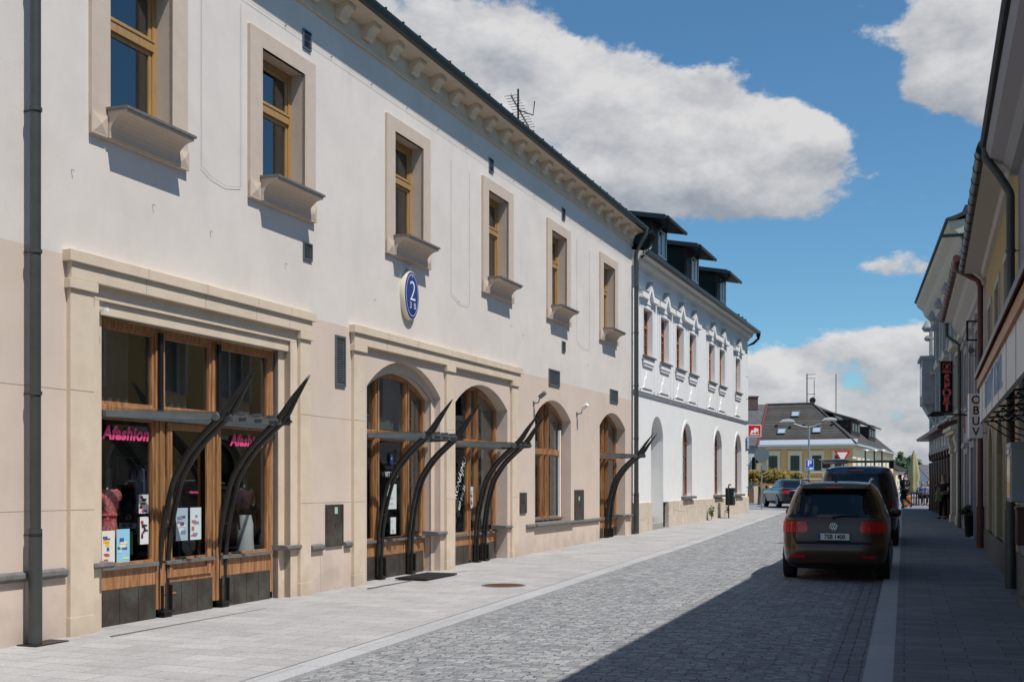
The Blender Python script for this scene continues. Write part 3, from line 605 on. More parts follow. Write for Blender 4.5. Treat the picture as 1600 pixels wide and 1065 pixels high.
def cable(pts, r=.0022): mb.tube([(p[0], -.02, p[1]) for p in pts], r, 5)
for (a, zt, zb) in ((15.10, 7.7, 5.5), (15.93, 7.8, 5.45)): cable([(a, zt), (a, zb)])
cable([(15.10, 5.5), (15.3, 5.42), (15.6, 5.38), (15.93, 5.45)])
for (a, b) in ((22.55, 23.4), (30.0, 31.05)):
    cable([(a, 7.55), (a, 5.1)]); cable([(b, 7.5), (b, 5.0)]); cable([(a, 5.1), ((a+b)/2, 4.98), (b, 5.0)])
cable([(S0, 7.90), (10, 7.93), (20, 7.9), (35, 7.9)], .002); cable([(S0, 7.98), (12, 8.0), (34.9, 7.97)], .002)
for i in range(18): t = 12+i*1.25; mb.tube([(t, 0, 7.93), (t, -.03, 7.93)], .008, 6)
for (a, z) in ((12.9, 4.9), (14.2, 4.83), (15.3, 4.75), (19.6, 4.55), (20.9, 4.35), (22.9, 5.0), (25.6, 4.9), (26.3, 4.8), (30.9, 4.6), (17.0, 4.65)): mb.tube([(a, 0, z), (a, -.03, z), (a+.006, -.033, z-.02)], .005, 5)
mb.build('facade_cable', mat('cable_grey', (.28, .27, .26), .6), B)
# television aerial on the roof
ar = L.root('roof_aerial', 'rusty television aerial with a many-barred boom on the cream house roof', 'aerial', 29.2, 10.0, 1.2)
mb = MB(); mb.tube([(29.2, 1.2, 9.6), (29.2, 1.2, 11.1)], .025, 8); mb.build('mast', steel, ar)
mb = MB(); mb.tube([(29.2-.6, 1.15, 10.75), (29.2+.6, 1.15, 10.35)], .012, 6)
for i in range(13): f = i/12; x = 28.6+1.2*f; z = 10.75-.4*f; mb.tube([(x, .98, z), (x, 1.32, z)], .007, 5); mb.tube([(x, 1.15, z-.06), (x, 1.15, z+.06)], .006, 5)
mb.tube([(29.2, 1.2, 10.6), (29.7, 1.0, 10.6), (29.75, .98, 10.95)], .014, 6); mb.build('boom', steel, ar)
# house number plaque
pl = L.root('house_number_sign', 'oval blue enamel house number sign 2 with cream rim below the third window', 'sign', 20.78, 4.79, -.01)
def ell(a, b, n=36): return [(a*math.cos(2*math.pi*i/n), b*math.sin(2*math.pi*i/n)) for i in range(n)]
mb = MB(); mb.prism(ell(.278, .41), -.075, .01, 'y', 0, True); mb.lathe([(.03, 0), (.05, .03), (.03, .06)], 12, (0, -.03, .41)); mb.build('rim', mat('cream_enamel', (.72, .66, .53), .4), pl, off=(0, 0, 0), bevel=.006)
mb = MB(); mb.prism(ell(.255, .385), -.085, -.07, 'y', 0, True); bl = mb.build('plate', bluesign, pl, off=(0, 0, 0))
mb = MB(); e1, e2 = ell(.226, .352), ell(.217, .343); n = 36
for i in range(n): j = (i+1) % n; mb.quad((e1[i][0], -.0868, e1[i][1]), (e1[j][0], -.0868, e1[j][1]), (e2[j][0], -.0868, e2[j][1]), (e2[i][0], -.0868, e2[i][1]))
mb.build('line', whitep, pl, off=(0, 0, 0))
text('2', .48, whitep, pl, (.02, -.087, .055), (R(90), 0, 0), extrude=.001, off=-.006)
text("'", .2, whitep, pl, (.0, -.087, .25), (R(90), 0, 0), extrude=.001, off=-.003)
text('3', .15, whitep, pl, (-.055, -.087, -.18), (R(90), 0, 0), extrude=.001)
text('0', .15, whitep, pl, (.10, -.087, -.18), (R(90), 0, 0), extrude=.001)
# wall cameras / lamps
def wallcam(s, z, name, label, cat, dome=False):
    c = L.root(name, label, cat, s, z)
    mb = MB(); mb.tube([(0, 0, 0), (0, -.12, .02), (0, -.14, .10)], .014, 7); mb.box(-.04, .04, -.015, 0, -.05, .05); mb.build('bracket', zinc, c, off=(0, 0, 0))
    mb = MB(); mb.lathe([(.035, 0), (.05, .02), (.05, .17), (.04, .19)], 14, (0, 0, 0))
    o = mb.build('housing', whitep if not dome else zinc, c, off=(0, -.14, .13)); o.rotation_euler = (R(60), 0, R(-20))
wallcam(30.05, 3.32, 'security_camera', 'white cylindrical security camera on the wall between arched window and last door', 'camera')
wallcam(26.98, 3.38, 'wall_spotlight', 'small grey spotlight on the peach wall right of the arched portal', 'lamp', True)
c = L.root('corner_sensor', 'tiny white sensor at the top left corner of the clothes shop portal', 'sensor', 13.36, 3.5); mb = MB(); mb.box(-.012, .012, -.05, .06, -.015, .015); mb.prism([(-.02, -.02), (.02, -.015), (.02, .02), (-.015, .025)], -.08, -.04, 'y'); mb.build('housing', whitep, c, off=(0, 0, 0))
# window lettering: straight on the panes
for (t, z, sz) in ((14.0, 2.19, .205), (16.4, 2.19, .20)):
    text('Afashion', sz, pinkl, gl1, (t, .205, z), (R(90), 0, 0), shear=.22, off=.009, spacing=1.08, extrude=.001)
text('Afashion', .05, pinkl, gl1, (15.25, .205, 1.52), (R(90), 0, 0), shear=.2, extrude=.001)
text('women day dresses', .04, black, gl1, (16.5, .205, 2.06), (R(90), 0, 0), extrude=.001)
text('VITALkit', .13, whitep, gl2, (20.72, .262, 1.78), (R(90), 0, 0), extrude=.001)
mb = MB(); mb.prism([(x+20.72, z+2.05) for x, z in ell(.05, .11, 20)], .262, .264, 'y'); mb.build('round_mark', bluesign, gl2)
text('3', .10, whitep, gl2, (20.72, .260, 2.07), (R(90), 0, 0), extrude=.001, name='mark')
text('K PRONÁJMU', .20, whitep, gl3, (23.52, .262, 1.62), (R(90), R(-58), 0), extrude=.001); text('607 201 25', .12, whitep, gl3, (23.68, .262, 1.36), (R(90), R(-58), 0), extrude=.001)
# notices and posters
def poster(s, z, wd, h, y, label, cols, seed, root_name='poster'):
    random.seed(seed); e = L.root(root_name, label, 'poster', s, z, y)
    mb = MB(); mb.box(0, wd, 0, .002, 0, h); mb.build('sheet', mat('paper_%d' % seed, cols[0], .7), e, off=(0, 0, 0))
    for k, c in enumerate(cols[1:]):
        for i in range(3):
            mb = MB(); a = random.uniform(.05, .45)*wd; b = a+random.uniform(.2, .5)*wd; z0 = random.uniform(.06, .8)*h; z1 = z0+random.uniform(.04, .14)*h
            mb.box(a, min(b, wd*.95), -.002-.001*k, -.001*k-.0002, z0, min(z1, h*.96))
            mb.build('print', mat('print_%d_%d' % (seed, k), c, .6), e, off=(0, 0, 0))
poster(13.62, .73, .21, .37, .222, 'yellow and white advertising poster low in the left shop window', [(.75, .72, .62), (.9, .5, .05), (.1, .1, .3), (.6, .1, .1)], 1)
poster(13.86, .73, .22, .38, .222, 'pale blue event poster beside the red dress in the shop window', [(.30, .58, .75), (.65, .75, .25), (.05, .1, .35), (.75, .75, .5)], 2)
poster(14.10, .80, .13, .27, .30, 'dark green leaflet standing between posters in the shop window', [(.03, .08, .03), (.1, .3, .12)], 3)
poster(14.26, .92, .15, .32, .222, 'small black and white flyer with red foot in the left shop window', [(.7, .7, .7), (.5, .03, .05), (.03, .03, .03), (.03, .03, .03)], 4)
poster(14.24, 1.28, .17, .22, .222, 'black and red opening hours card above the small flyer', [(.6, .6, .6), (.03, .03, .03), (.02, .02, .02), (.45, .03, .05)], 5)
poster(14.92, .93, .23, .40, .222, 'grey-blue portrait poster on the shop door glass', [(.42, .50, .58), (.7, .7, .72), (.15, .08, .1), (.2, .25, .4)], 6)
poster(15.20, .93, .22, .40, .222, 'white and pink poster on the shop door glass', [(.70, .72, .74), (.65, .08, .15), (.15, .3, .4), (.6, .15, .15)], 7)
poster(20.60, 1.20, .34, .42, .28, 'large white notice on the glass door of the arched entrance', [(.72, .72, .72), (.55, .55, .55)], 8, 'notice')
poster(20.72, .78, .20, .28, .28, 'small white notice beneath the large one on the arched door', [(.72, .72, .72), (.5, .5, .5)], 9, 'notice')
poster(24.12, 1.15, .16, .42, .28, 'red and white notice in the central strip of the middle arched window', [(.7, .68, .68), (.55, .04, .05), (.1, .1, .1)], 10, 'notice')
# ---------------------------------------------------------------- skinned figures
def skin_obj(name, verts, edges, rads, m, parent, root=0, sub=1):
    me = bpy.data.meshes.new(name); me.from_pydata(verts, edges, []); me.materials.append(m)
    o = bpy.data.objects.new(name, me); sc.collection.objects.link(o); o.parent = parent
    o.modifiers.new('skin', 'SKIN'); me = o.data
    for i, v in enumerate(me.skin_vertices[0].data): v.radius = rads[i] if isinstance(rads[i], tuple) else (rads[i], rads[i]); v.use_root = (i == root)
    o.modifiers['skin'].use_smooth_shade = True
    s = o.modifiers.new('sub', 'SUBSURF'); s.levels = sub; s.render_levels = sub
    return o
skinm = mat('skin', (.42, .25, .18), .6)
def chainobj(name, chains, m, parent, sub=1):
    """chains: list of [(point, radius)...]; first point of later chains is the index name into dict if str"""
    V = []; E = []; RR = []; names = {}
    for ch in chains:
        prev = None
        for it in ch:
            if isinstance(it, str): prev = names[it]; continue
            nm, p, r = it; V.append(p); RR.append(r); i = len(V)-1
            if nm: names[nm] = i
            if prev is not None: E.append((prev, i))
            prev = i
    return skin_obj(name, V, E, RR, m, parent, 0, sub)
def person(label, loc, rz, J, top, bot, shoe, hair, skinc=None, group=None, long_top=.0, hairlen=0, sleeve=.6, legs_to='ankle'):
    """J: joint dict in metres, local, facing -y"""
    P = thing('person', label, 'person', loc, rz, group)
    sk = skinc or skinm; V = lambda k: Vector(J[k])
    ch = [[('pel', J['pel'], (.13, .10)), ('waist', J['waist'], (.12, .09)), ('chest', J['chest'], (.14, .10)), ('neckb', J['neckb'], (.08, .07)), ('neck', J['neck'], .052), ('hd0', J['head'], (.070, .085)), ('hd1', tuple(V('head')+Vector(J.get('hup', (0, 0, 1)))*.10), (.066, .082)), ('hd2', tuple(V('head')+Vector(J.get('hup', (0, 0, 1)))*.17), (.03, .04))]]
    for s in 'lr':
        ch.append(['chest', (s+'sh', J[s+'sh'], .052), (s+'el', J[s+'el'], .038), (s+'wr', J[s+'wr'], .026)])
        w_ = V(s+'wr'); e_ = V(s+'el'); d = (w_-e_).normalized(); side = d.cross(Vector((0, -1, 0.2))).normalized()
        ch[-1].append((s+'pl', tuple(w_+d*.06), (.036, .018)))
        for k, ln in enumerate((.060, .075, .082, .072)):
            o_ = side*(.030-.020*k); ch.append([s+'pl', (None, tuple(w_+d*.095+o_), .0095), (None, tuple(w_+d*(.095+ln*.55)+o_+Vector((0, -.008, -.004))), .0085), (None, tuple(w_+d*(.095+ln*.9)+o_+Vector((0, -.025, -.01))), .0075)])
        ch.append([s+'wr', (None, tuple(w_+d*.045+side*.045), .010), (None, tuple(w_+d*.085+side*.055+Vector((0, -.015, 0))), .0085)])
        ch.append(['pel', (s+'hip', J[s+'hip'], .085), (s+'kn', J[s+'kn'], .056), (s+'an', J[s+'an'], .036), (s+'toe', J[s+'toe'], (.036, .026))])
    chainobj('body', ch, sk, P, 1)
    # face
    hd = V('head'); f = Vector(J.get('face', (0, -1, 0))).normalized(); up = Vector(J.get('hup', (0, 0, 1))); rt = f.cross(up).normalized()
    mb = MB()
    nose = hd+f*.088+up*.055; mb.add([tuple(nose+f*.022-up*.012), tuple(nose+rt*.014-up*.018), tuple(nose-rt*.014-up*.018), tuple(nose+up*.03)], [(0, 1, 3), (0, 3, 2), (0, 2, 1)], 0, True)
    for sg in (1, -1): mb.tube([tuple(hd+rt*sg*.070+up*.03), tuple(hd+rt*sg*.082+up*.045), tuple(hd+rt*sg*.070+up*.07)], .010, 6)
    mb.build('nose_and_ears', sk, P, off=(0, 0, 0))
    mb = MB()
    for sg in (1, -1): mb.lathe([(.008, 0), (.009, .004), (.004, .008)], 8, tuple(hd+f*.074+rt*sg*.03+up*.07))
    mb.box(*sum([[c-.001, c+.001] for c in (hd+f*.086+up*.01)], [])); mb.build('eye', black, P, off=(0, 0, 0))
    # hair
    hs_ = [[('a', tuple(hd+up*.08-f*.03), (.075, .078)), ('b', tuple(hd+up*.15-f*.018), (.065, .07)), (None, tuple(hd+up*.185-f*.01), (.03, .03))]]
    if hairlen: hs_.append(['a', (None, tuple(hd-f*.06-up*.03), .06), (None, tuple(hd-f*.065-up*hairlen), .035)])
    chainobj('hair', hs_, hair, P, 1)
    # clothes: slightly larger limbs over the body
    t = [[('pel', tuple(V('pel')-Vector((0, 0, long_top))), (.155, .12)), ('w', J['waist'], (.145, .112)), ('c', J['chest'], (.165, .125)), (None, tuple(V('neckb')-Vector((0, 0, .03))), (.085, .075))]]
    for s in 'lr':
        el_ = V(s+'sh').lerp(V(s+'el'), min(sleeve*1.6, 1)); c_ = ['c', (None, J[s+'sh'], .068), (s+'q', tuple(el_), .055)]
        if sleeve > .8: c_.append((None, tuple(V(s+'el').lerp(V(s+'wr'), .9)), .042))
        t.append(c_)
    chainobj('top', t, top, P, 1)
    t = [[('pel', J['pel'], (.145, .115))]]
    for s in 'lr':
        t.append(['pel', (None, J[s+'hip'], .10), (None, J[s+'kn'], .074), (None, tuple(V(s+'kn').lerp(V(s+'an'), .95 if legs_to == 'ankle' else .15)), .058 if legs_to == 'ankle' else .07)])
    chainobj('trousers', t, bot, P, 1)
    for s in 'lr':
        a = V(s+'an'); b = V(s+'toe'); chainobj('shoe', [[('x', tuple(a-(b-a).normalized()*.03-Vector((0, 0, .025))), (.046, .045)), (None, tuple(a.lerp(b, .5)-Vector((0, 0, .015))), (.048, .04)), (None, tuple(b), (.045, .03))]], shoe, P, 1)
    return P
# mannequins in the shop window
mann = mat('black_mannequin', (.012, .012, .012), .25, spec=.6)
def mannequin(s, y, z0, label, dressf):
    e = L.root('mannequin', label, 'mannequin', s, z0, y)
    J = dict(pel=(0, 0, .62), waist=(0, 0, .80), chest=(0, 0, 1.02), neckb=(0, 0, 1.18), neck=(0, 0, 1.24), head=(0, 0, 1.30))
    ch = [[('base', (0, 0, .05), .03), ('k', (0, 0, .45), .03), ('p', J['pel'], (.13, .10)), ('w', J['waist'], (.10, .08)), ('c', J['chest'], (.13, .10)), ('nb', J['neckb'], (.07, .06)), ('n', J['neck'], .045), ('h', (0, -.01, 1.32), (.065, .075)), (None, (0, 0, 1.44), (.055, .06))]]
    for sg in (-1, 1): ch.append(['c', (None, (sg*.17, 0, 1.12), .045), (None, (sg*.24, .0, .86), .034), (None, (sg*.27, -.05, .62), .024), (None, (sg*.28, -.08, .52), .02)])
    chainobj('body', ch, mann, e); dressf(e); e.scale = (.74, .8, .92); return e
def fabric(name, base, cols, scale):
    m = bpy.data.materials.new(name); m.use_nodes = True; t = m.node_tree; b = t.nodes['Principled BSDF']; b.inputs['Roughness'].default_value = .8
    tcn = t.nodes.new('ShaderNodeTexCoord'); n = t.nodes.new('ShaderNodeTexNoise'); n.inputs['Scale'].default_value = scale; n.inputs['Detail'].default_value = 3; n.inputs['Distortion'].default_value = 1.6
    r = t.nodes.new('ShaderNodeValToRGB'); r.color_ramp.elements[0].position = .42; r.color_ramp.elements[0].color = (*base, 1); r.color_ramp.elements[1].position = .50; r.color_ramp.elements[1].color = (*cols[0], 1)
    for i, c in enumerate(cols[1:]): q = r.color_ramp.elements.new(.56+.05*i); q.color = (*c, 1)
    t.links.new(tcn.outputs['Object'], n.inputs['Vector']); t.links.new(n.outputs['Fac'], r.inputs[0]); t.links.new(r.outputs[0], b.inputs['Base Color']); return m
def red_dress(e):
    f = fabric('red_pattern_fabric', (.80, .09, .12), [(.95, .55, .48), (.85, .12, .15), (.7, .05, .09)], 18)
    chainobj('dress', [[('h', (0, 0, .48), (.20, .15)), (None, (0, 0, .66), (.17, .13)), ('w', (0, 0, .82), (.115, .095)), ('c', (0, 0, 1.02), (.15, .12)), (None, (0, 0, 1.13), (.10, .08))], ['c', (None, (-.19, 0, 1.10), .075), (None, (-.25, 0, 1.00), .085)], ['c', (None, (.19, 0, 1.10), .075), (None, (.25, 0, 1.00), .085)]], f, e)
    mb = MB(); mb.tube([(.13*math.cos(a), .105*math.sin(a), .83) for a in [i*math.pi/8 for i in range(17)]], .018, 6, caps=False); mb.build('belt', f, e, off=(0, 0, 0))
def dark_blouse(e):
    f = fabric('plum_print_fabric', (.03, .008, .015), [(.16, .04, .07), (.02, .006, .01)], 30)
    chainobj('blouse', [[('w', (0, 0, .74), (.14, .11)), ('c', (0, 0, 1.02), (.15, .12)), (None, (0, 0, 1.13), (.10, .08))], ['c', (None, (-.19, 0, 1.10), .07), (None, (-.25, 0, .85), .07)], ['c', (None, (.19, 0, 1.10), .07), (None, (.25, 0, .85), .07)]], f, e)
    wt = mat('white_linen', (.72, .73, .75), .8)
    mb = MB(); n = 28
    prof = [(.13, .74), (.17, .6), (.17, .4), (.19, .15), (.20, .0)]; vs = []
    for (r, z) in prof:
        for j in range(n): a = 2*math.pi*j/n; rr = r*(1+.07*math.sin(j*3.1)*(1-z)); vs.append((rr*math.cos(a), rr*.8*math.sin(a), z))
    mb.add(vs, [(i*n+j, i*n+(j+1) % n, (i+1)*n+(j+1) % n, (i+1)*n+j) for i in range(len(prof)-1) for j in range(n)], 0, True); mb.build('trousers', wt, e, off=(0, 0, 0))
def blue_dress(e):
    f = fabric('blue_stripe_fabric', (.03, .06, .20), [(.5, .6, .7), (.04, .08, .3)], 12)
    chainobj('dress', [[('h', (0, 0, .20), (.20, .15)), (None, (0, 0, .66), (.17, .13)), ('w', (0, 0, .82), (.12, .095)), ('c', (0, 0, 1.02), (.15, .12)), (None, (0, 0, 1.13), (.10, .08))]], f, e)
mannequin(14.0, .46, .50, 'black mannequin in a belted red patterned dress behind the left shop pane', red_dress)
mannequin(16.75, .48, .52, 'black mannequin in dark print blouse and white trousers behind the right shop pane', dark_blouse)
mannequin(13.55, .55, .40, 'black mannequin in a blue striped dress at the far left of the shop window', blue_dress)
# clothes rail inside shop
cr_ = L.root('clothes_rail', 'rail of pale garments hanging inside the shop behind the door', 'clothes rail', 15.3, .25, 1.0)
mb = MB(); mb.tube([(-.5, 0, 0), (-.5, 0, 1.7), (.7, 0, 1.7), (.7, 0, 0)], .015, 8); mb.build('rail', zinc, cr_, off=(0, 0, 0))
for i in range(6):
    mb = MB(); x = -.4+i*.18; mb.prism([(-.2, .75), (.2, .75), (.17, 1.55), (.04, 1.62), (-.04, 1.62), (-.17, 1.55)], x-.02, x+.02, 'x'); mb.build('garment', mat('garment%d' % i, random.choice([(.6, .57, .5), (.05, .05, .07), (.3, .3, .3), (.08, .1, .18)]), .9), cr_, off=(0, 0, 0))

# ---------------------------------------------------------------- pavement things
mh = thing('manhole_cover', 'round rusty cast iron grating set in the left pavement', 'manhole cover', (-.13, 17.8, g(17.8)+.006))
rust = mat('rusty_iron', (.17, .085, .05), .7, metal=.3, var=.3, vscale=20)
mb = MB(); n = 36
mb.lathe([(.34, -.02), (.345, .002), (.335, .006), (.31, .006), (.305, -.02)], n); mb.build('ring', mat('iron_ring', (.20, .17, .15), .7, metal=.2), mh)
mb = MB()
for i in range(-12, 13):
    x = i*.025; h = math.sqrt(max(.305**2-x*x, 0)); mb.box(x-.007, x+.007, -h, h, -.015, .004)
mb.box(-.3, .3, -.01, .01, -.015, .002); q = mb.build('bars', rust, mh); q.rotation_euler = (0, 0, R(35))
mb = MB(); mb.lathe([(.30, -.018), (.30, -.016)], n); mb.build('pit', black, mh)
dm = L.root('door_mat', 'dark rubber mat on the pavement before the first arched door', 'mat', 20.75, .07, -.38); mb = MB(); mb.box(-.62, .62, -.28, .28, .008, .03)
for i in range(24): mb.box(-.6+i*.05, -.57+i*.05, -.26, .26, .03, .036)
mb.build('rubber', mat('rubber', (.03, .03, .032), .8), dm, off=(0, 0, 0))
mb = MB(); mb.box(13.0, 17.2, -.445, -.415, .02, .044); mb.box(18.6, 22.3, -.445, -.415, .03, .071)
o = mb.build('drain_channel', mat('drain_grey', (.14, .13, .12), .8)); o.location = (*L.o, 0); o.rotation_euler = (0, 0, L.rz); o['kind'] = 'structure'

# ================================================================== WHITE BUILDING
W = Frame(-9.55, 0, .3956, 1)
w0, w1 = 35.3, 53.75
WB = W.root('white_house', 'white rendered house with gabled window hoods and stone plinth down the street', 'building', w0)
wins = [36.39, 38.45, 40.50, 42.42, 45.60, 47.55, 50.85]
UO = [Op(a, a+1.06, 5.42, 6.82) for a in wins]
P1 = Op(37.35, 38.85, 0, 2.95, .75); GO = [Op(a, a+1.42, 1.22, 2.98, .70) for a in (41.4, 46.6, 50.75)]
mb = MB(); wall(mb, w0, w1, 1.06, 8.3, UO+[P1]+GO)
for o in UO: reveal(mb, o, 0, .22)
for o in GO: reveal(mb, o, 0, .25)
reveal(mb, Op(P1.s0, P1.s1, .1, P1.z1, P1.rise), 0, .8, bottom=False); mb.box(P1.s0, P1.s1, .8, .85, 0, 3.9)
mb.quad((w1, 0, 0), (w1, 10, 0), (w1, 10, 8.3), (w1, 0, 8.3)); mb.quad((w0, 0, 0), (w0, 10, 0), (w0, 10, 8.3), (w0, 0, 8.3)); mb.quad((w0, 10, 0), (w1, 10, 0), (w1, 10, 8.3), (w0, 10, 8.3))
mb.quad((w1, 5, 12), (w1, 0, 8.3), (w1, 10, 8.3), (w1, 5, 12))
mb.build('wall', white, WB)
mb = MB(); random.seed(3); s = w0
zt = 1.08
while s < w1:
    wd = random.uniform(.35, .8); e = min(s+wd, w1+.03)
    if not (e > P1.s0-.02 and s < P1.s1+.02):
        h = random.uniform(.55, .85); y = -.05+random.uniform(-.008, .008)
        mb.box(s+.002, e-.002, y, .1, -.1, h-.003); mb.box(s+.002, e-.002, y+random.uniform(-.006, .006), .1, h, zt)
    elif s < P1.s0: mb.box(s+.002, P1.s0-.01, -.05, .1, -.1, zt); e = P1.s1+.01; mb.build('stone_plinth', plinthst, WB, bevel=.008); mb = MB()
    s = e
mb.box(w1-.1, w1+.04, -.05, 3, -.1, zt); mb.build('stone_plinth', plinthst, WB, bevel=.008)
mb = MB(); mb.box(P1.s0, P1.s1, .0, .3, .1, .42); mb.box(P1.s0, P1.s1, .3, .8, .1, .6); mb.box(P1.s0, P1.s0+.3, .1, .8, .6, .8); mb.build('doorstep', mat('step_stone', (.32, .31, .29), .9, var=.1), WB)
mb = MB(); mb.prism([(.01, 4.24), (-.04, 4.25), (-.06, 4.299), (.01, 4.30)], w0, w1, 'x'); mb.build('string_course', white, WB); mb = MB(); mb.box(w0, w1, -.08, .0, 4.30, 4.315); mb.build('string_flashing', zinc, WB)
mb = MB(); mb.prism([(.01, 7.82), (-.05, 7.84), (-.07, 7.92), (-.20, 7.99), (-.24, 8.10), (-.36, 8.14), (-.38, 8.22), (.1, 8.3)], w0-.1, w1+.05, 'x'); mb.build('eaves_cornice', mat('pale_cornice', (.68, .67, .62), .85), WB)
for i in range(7):
    z = 1.5+i*.95; mb = MB(); mb.box(w1-.36, w1+.012, -.022, .3, z, z+.92)
    if z < 7: mb.build('quoin', white, WB, bevel=.01)
mb = MB()
for a in (36.05, 38.10, 40.15, 42.07, 45.25, 47.2, 50.5):
    mb.box(a, a+.14, -.022, .003, 4.4, 7.05); mb.box(a+1.62, a+1.74, -.022, .003, 4.4, 7.05)
mb.build('wall_strip', white, WB)
for a in wins:
    c = a+.53; mb = MB(); q = Op(a, a+1.06, 5.42, 6.82); ring(mb, Op(a-.13, a+1.19, 5.30, 6.93), q, -.03, .003); mb.build('window_surround', white, WB, bevel=.004)
    mb = MB(); y1 = -.14
    pr = [(c-.95, 7.06), (c-.30, 7.06), (c, 6.78+.02), (c+.30, 7.06), (c+.95, 7.06), (c+.95, 7.26), (c+.32, 7.26), (c, 7.60), (c-.32, 7.26), (c-.95, 7.26)]
    pr = [(c-.95, 7.06), (c-.26, 7.06), (c, 7.36), (c+.26, 7.06), (c+.95, 7.06), (c+.95, 7.26), (c+.36, 7.26), (c, 7.60), (c-.36, 7.26), (c-.95, 7.26)]
    for seg in ([(c-.95, 7.06), (c-.26, 7.06), (c-.36, 7.26), (c-.95, 7.26)], [(c+.26, 7.06), (c+.95, 7.06), (c+.95, 7.26), (c+.36, 7.26)], [(c-.26, 7.06), (c, 7.38), (c, 7.60), (c-.36, 7.26)], [(c, 7.36), (c+.26, 7.06), (c+.36, 7.26), (c, 7.60)]): mb.prism(seg, y1, .0, 'y')
    mb.prism([(c-.26, 7.06), (c+.26, 7.06), (c, 7.38)], -.05, .0, 'y'); mb.box(c-.7, c+.7, -.05, .0, 6.95, 7.06)
    mb.build('window_hood', white, WB, bevel=.008)
    mb = MB(); th = .02
    for p, q_ in (((c-.97, 7.262), (c-.35, 7.262)), ((c-.36, 7.262), (c, 7.61)), ((c, 7.61), (c+.36, 7.262)), ((c+.35, 7.262), (c+.97, 7.262))): mb.prism([p, q_, (q_[0], q_[1]+th), (p[0], p[1]+th)], y1-.02, .0, 'y')
    mb.build('hood_flashing', mat('light_flashing', (.42, .43, .43), .6, metal=.2), WB)
    mb = MB(); mb.box(a-.12, a+1.20, -.12, .15, 5.36, 5.41); mb.build('sill', ledge, WB)
    mb = MB(); mb.box(a-.06, a+1.14, -.07, .0, 5.18, 5.358); mb.box(a+.0, a+1.08, -.045, 0, 5.10, 5.18)
    mb.prism([(a-.02, 4.45), (a+1.08, 4.45), (a+.95, 4.52), (a+.88, 4.72), (a+.72, 4.80), (a+.66, 4.95), (a+.40, 4.95), (a+.34, 4.80), (a+.18, 4.72), (a+.11, 4.52)], -.03, 0, 'y')
    mb.build('window_apron', white, WB, bevel=.005)
    mb = MB(); ring(mb, q, q.inset(.08), .13, .2); mb.box(c-.05, c+.05, .12, .2, 5.5, 6.75); mb.box(a+.05, a+1.0, .12, .19, 6.28, 6.36)
    for z in (5.78, 6.08): mb.box(a+.05, a+1.0, .14, .18, z, z+.025)
    f = mb.build('window_frame', redwood, WB); pane(q.inset(.05), .16).build('window_pane', glass_up, f)
mb = MB()
for a in wins: room(mb, a-.1, a+1.16, .21, 1.5, 5.3, 6.95)
for o in GO: room(mb, o.s0-.1, o.s1+.1, .27, 2, 1.1, 3.8)
mb.build('room', interior2, WB)
for o in GO:
    mb = MB(); ring(mb, Op(o.s0-.12, o.s1+.12, o.z0, o.z1, o.rise+.12), o, -.02, .003); mb.build('window_surround', white, WB)
    mb = MB(); ring(mb, o, o.inset(.09), .16, .24); c = (o.s0+o.s1)/2; mb.box(c-.05, c+.05, .15, .24, o.z0, 3.6)
    for z in (1.9, 2.55, 3.0): mb.box(o.s0+.05, o.s1-.05, .15, .22, z, z+.05)
    f = mb.build('window_frame', mat('brown_wood_paint', (.20, .09, .05), .6), WB); pane(o.inset(.05), .19).build('window_pane', glass, f)
    mb = MB(); mb.box(o.s0+.1, o.s1-.1, .205, .21, 1.32, 1.72); mb.prism([(t, z) for t, z in Op(o.s0+.12, o.s1-.12, 2.9, 3.0, .55).outline()], .205, .21, 'y'); mb.build('red_film', redsign, f)
    mb = MB(); mb.box(o.s0-.12, o.s1+.12, -.16, .16, o.z0-.09, o.z0-.005); mb.build('sill', ledge, WB)
mb = MB(); mb.prism([(-.34, 8.24), (-.35, 8.15), (-.42, 8.10), (-.50, 8.15), (-.51, 8.25), (-.49, 8.25), (-.48, 8.17), (-.42, 8.13), (-.37, 8.17), (-.36, 8.24)], w0-.15, w1+.35, 'x')
mb.tube([(w1+.25, -.42, 8.14), (w1+.3, -.42, 7.95), (w1+.3, -.2, 7.75), (w1+.15, .1, 7.6), (w1+.1, .15, .5)], .055, 10); mb.lathe([(.07, 0), (.10, .12), (.10, .24)], 10, (w1+.25, -.42, 7.98)); mb.build('gutter', gutter_m, WB)
wz = lambda y: 8.27+math.tan(R(33))*(y+.38)
mb = MB(); mb.add([(w0-.1, -.38, wz(-.38)), (w1+.3, -.38, wz(-.38)), (w1+.3, 5, wz(5)), (w0-.1, 5, wz(5)), (w1+.3, 10.4, wz(-.38)), (w0-.1, 10.4, wz(-.38)), (w1+.3, -.38, wz(-.38)-.07), (w1+.3, 5, wz(5)-.07), (w0, -.38, wz(-.38)-.07)], [(0, 1, 2, 3), (3, 2, 4, 5), (1, 2, 7, 6), (0, 1, 6, 8)])
for t in (51.3, 52.2, 52.9): mb.box(t, t+.03, -.1, .1, wz(0), wz(0)+.14); mb.box(t-.1, t+.13, -.06, -.03, wz(0)+.10, wz(0)+.14)
mb.build('roof', rooft, WB)
green = mat('dark_green_cladding', (.008, .018, .012), .6); brownd = mat('dark_brown_cladding', (.03, .018, .012), .6)
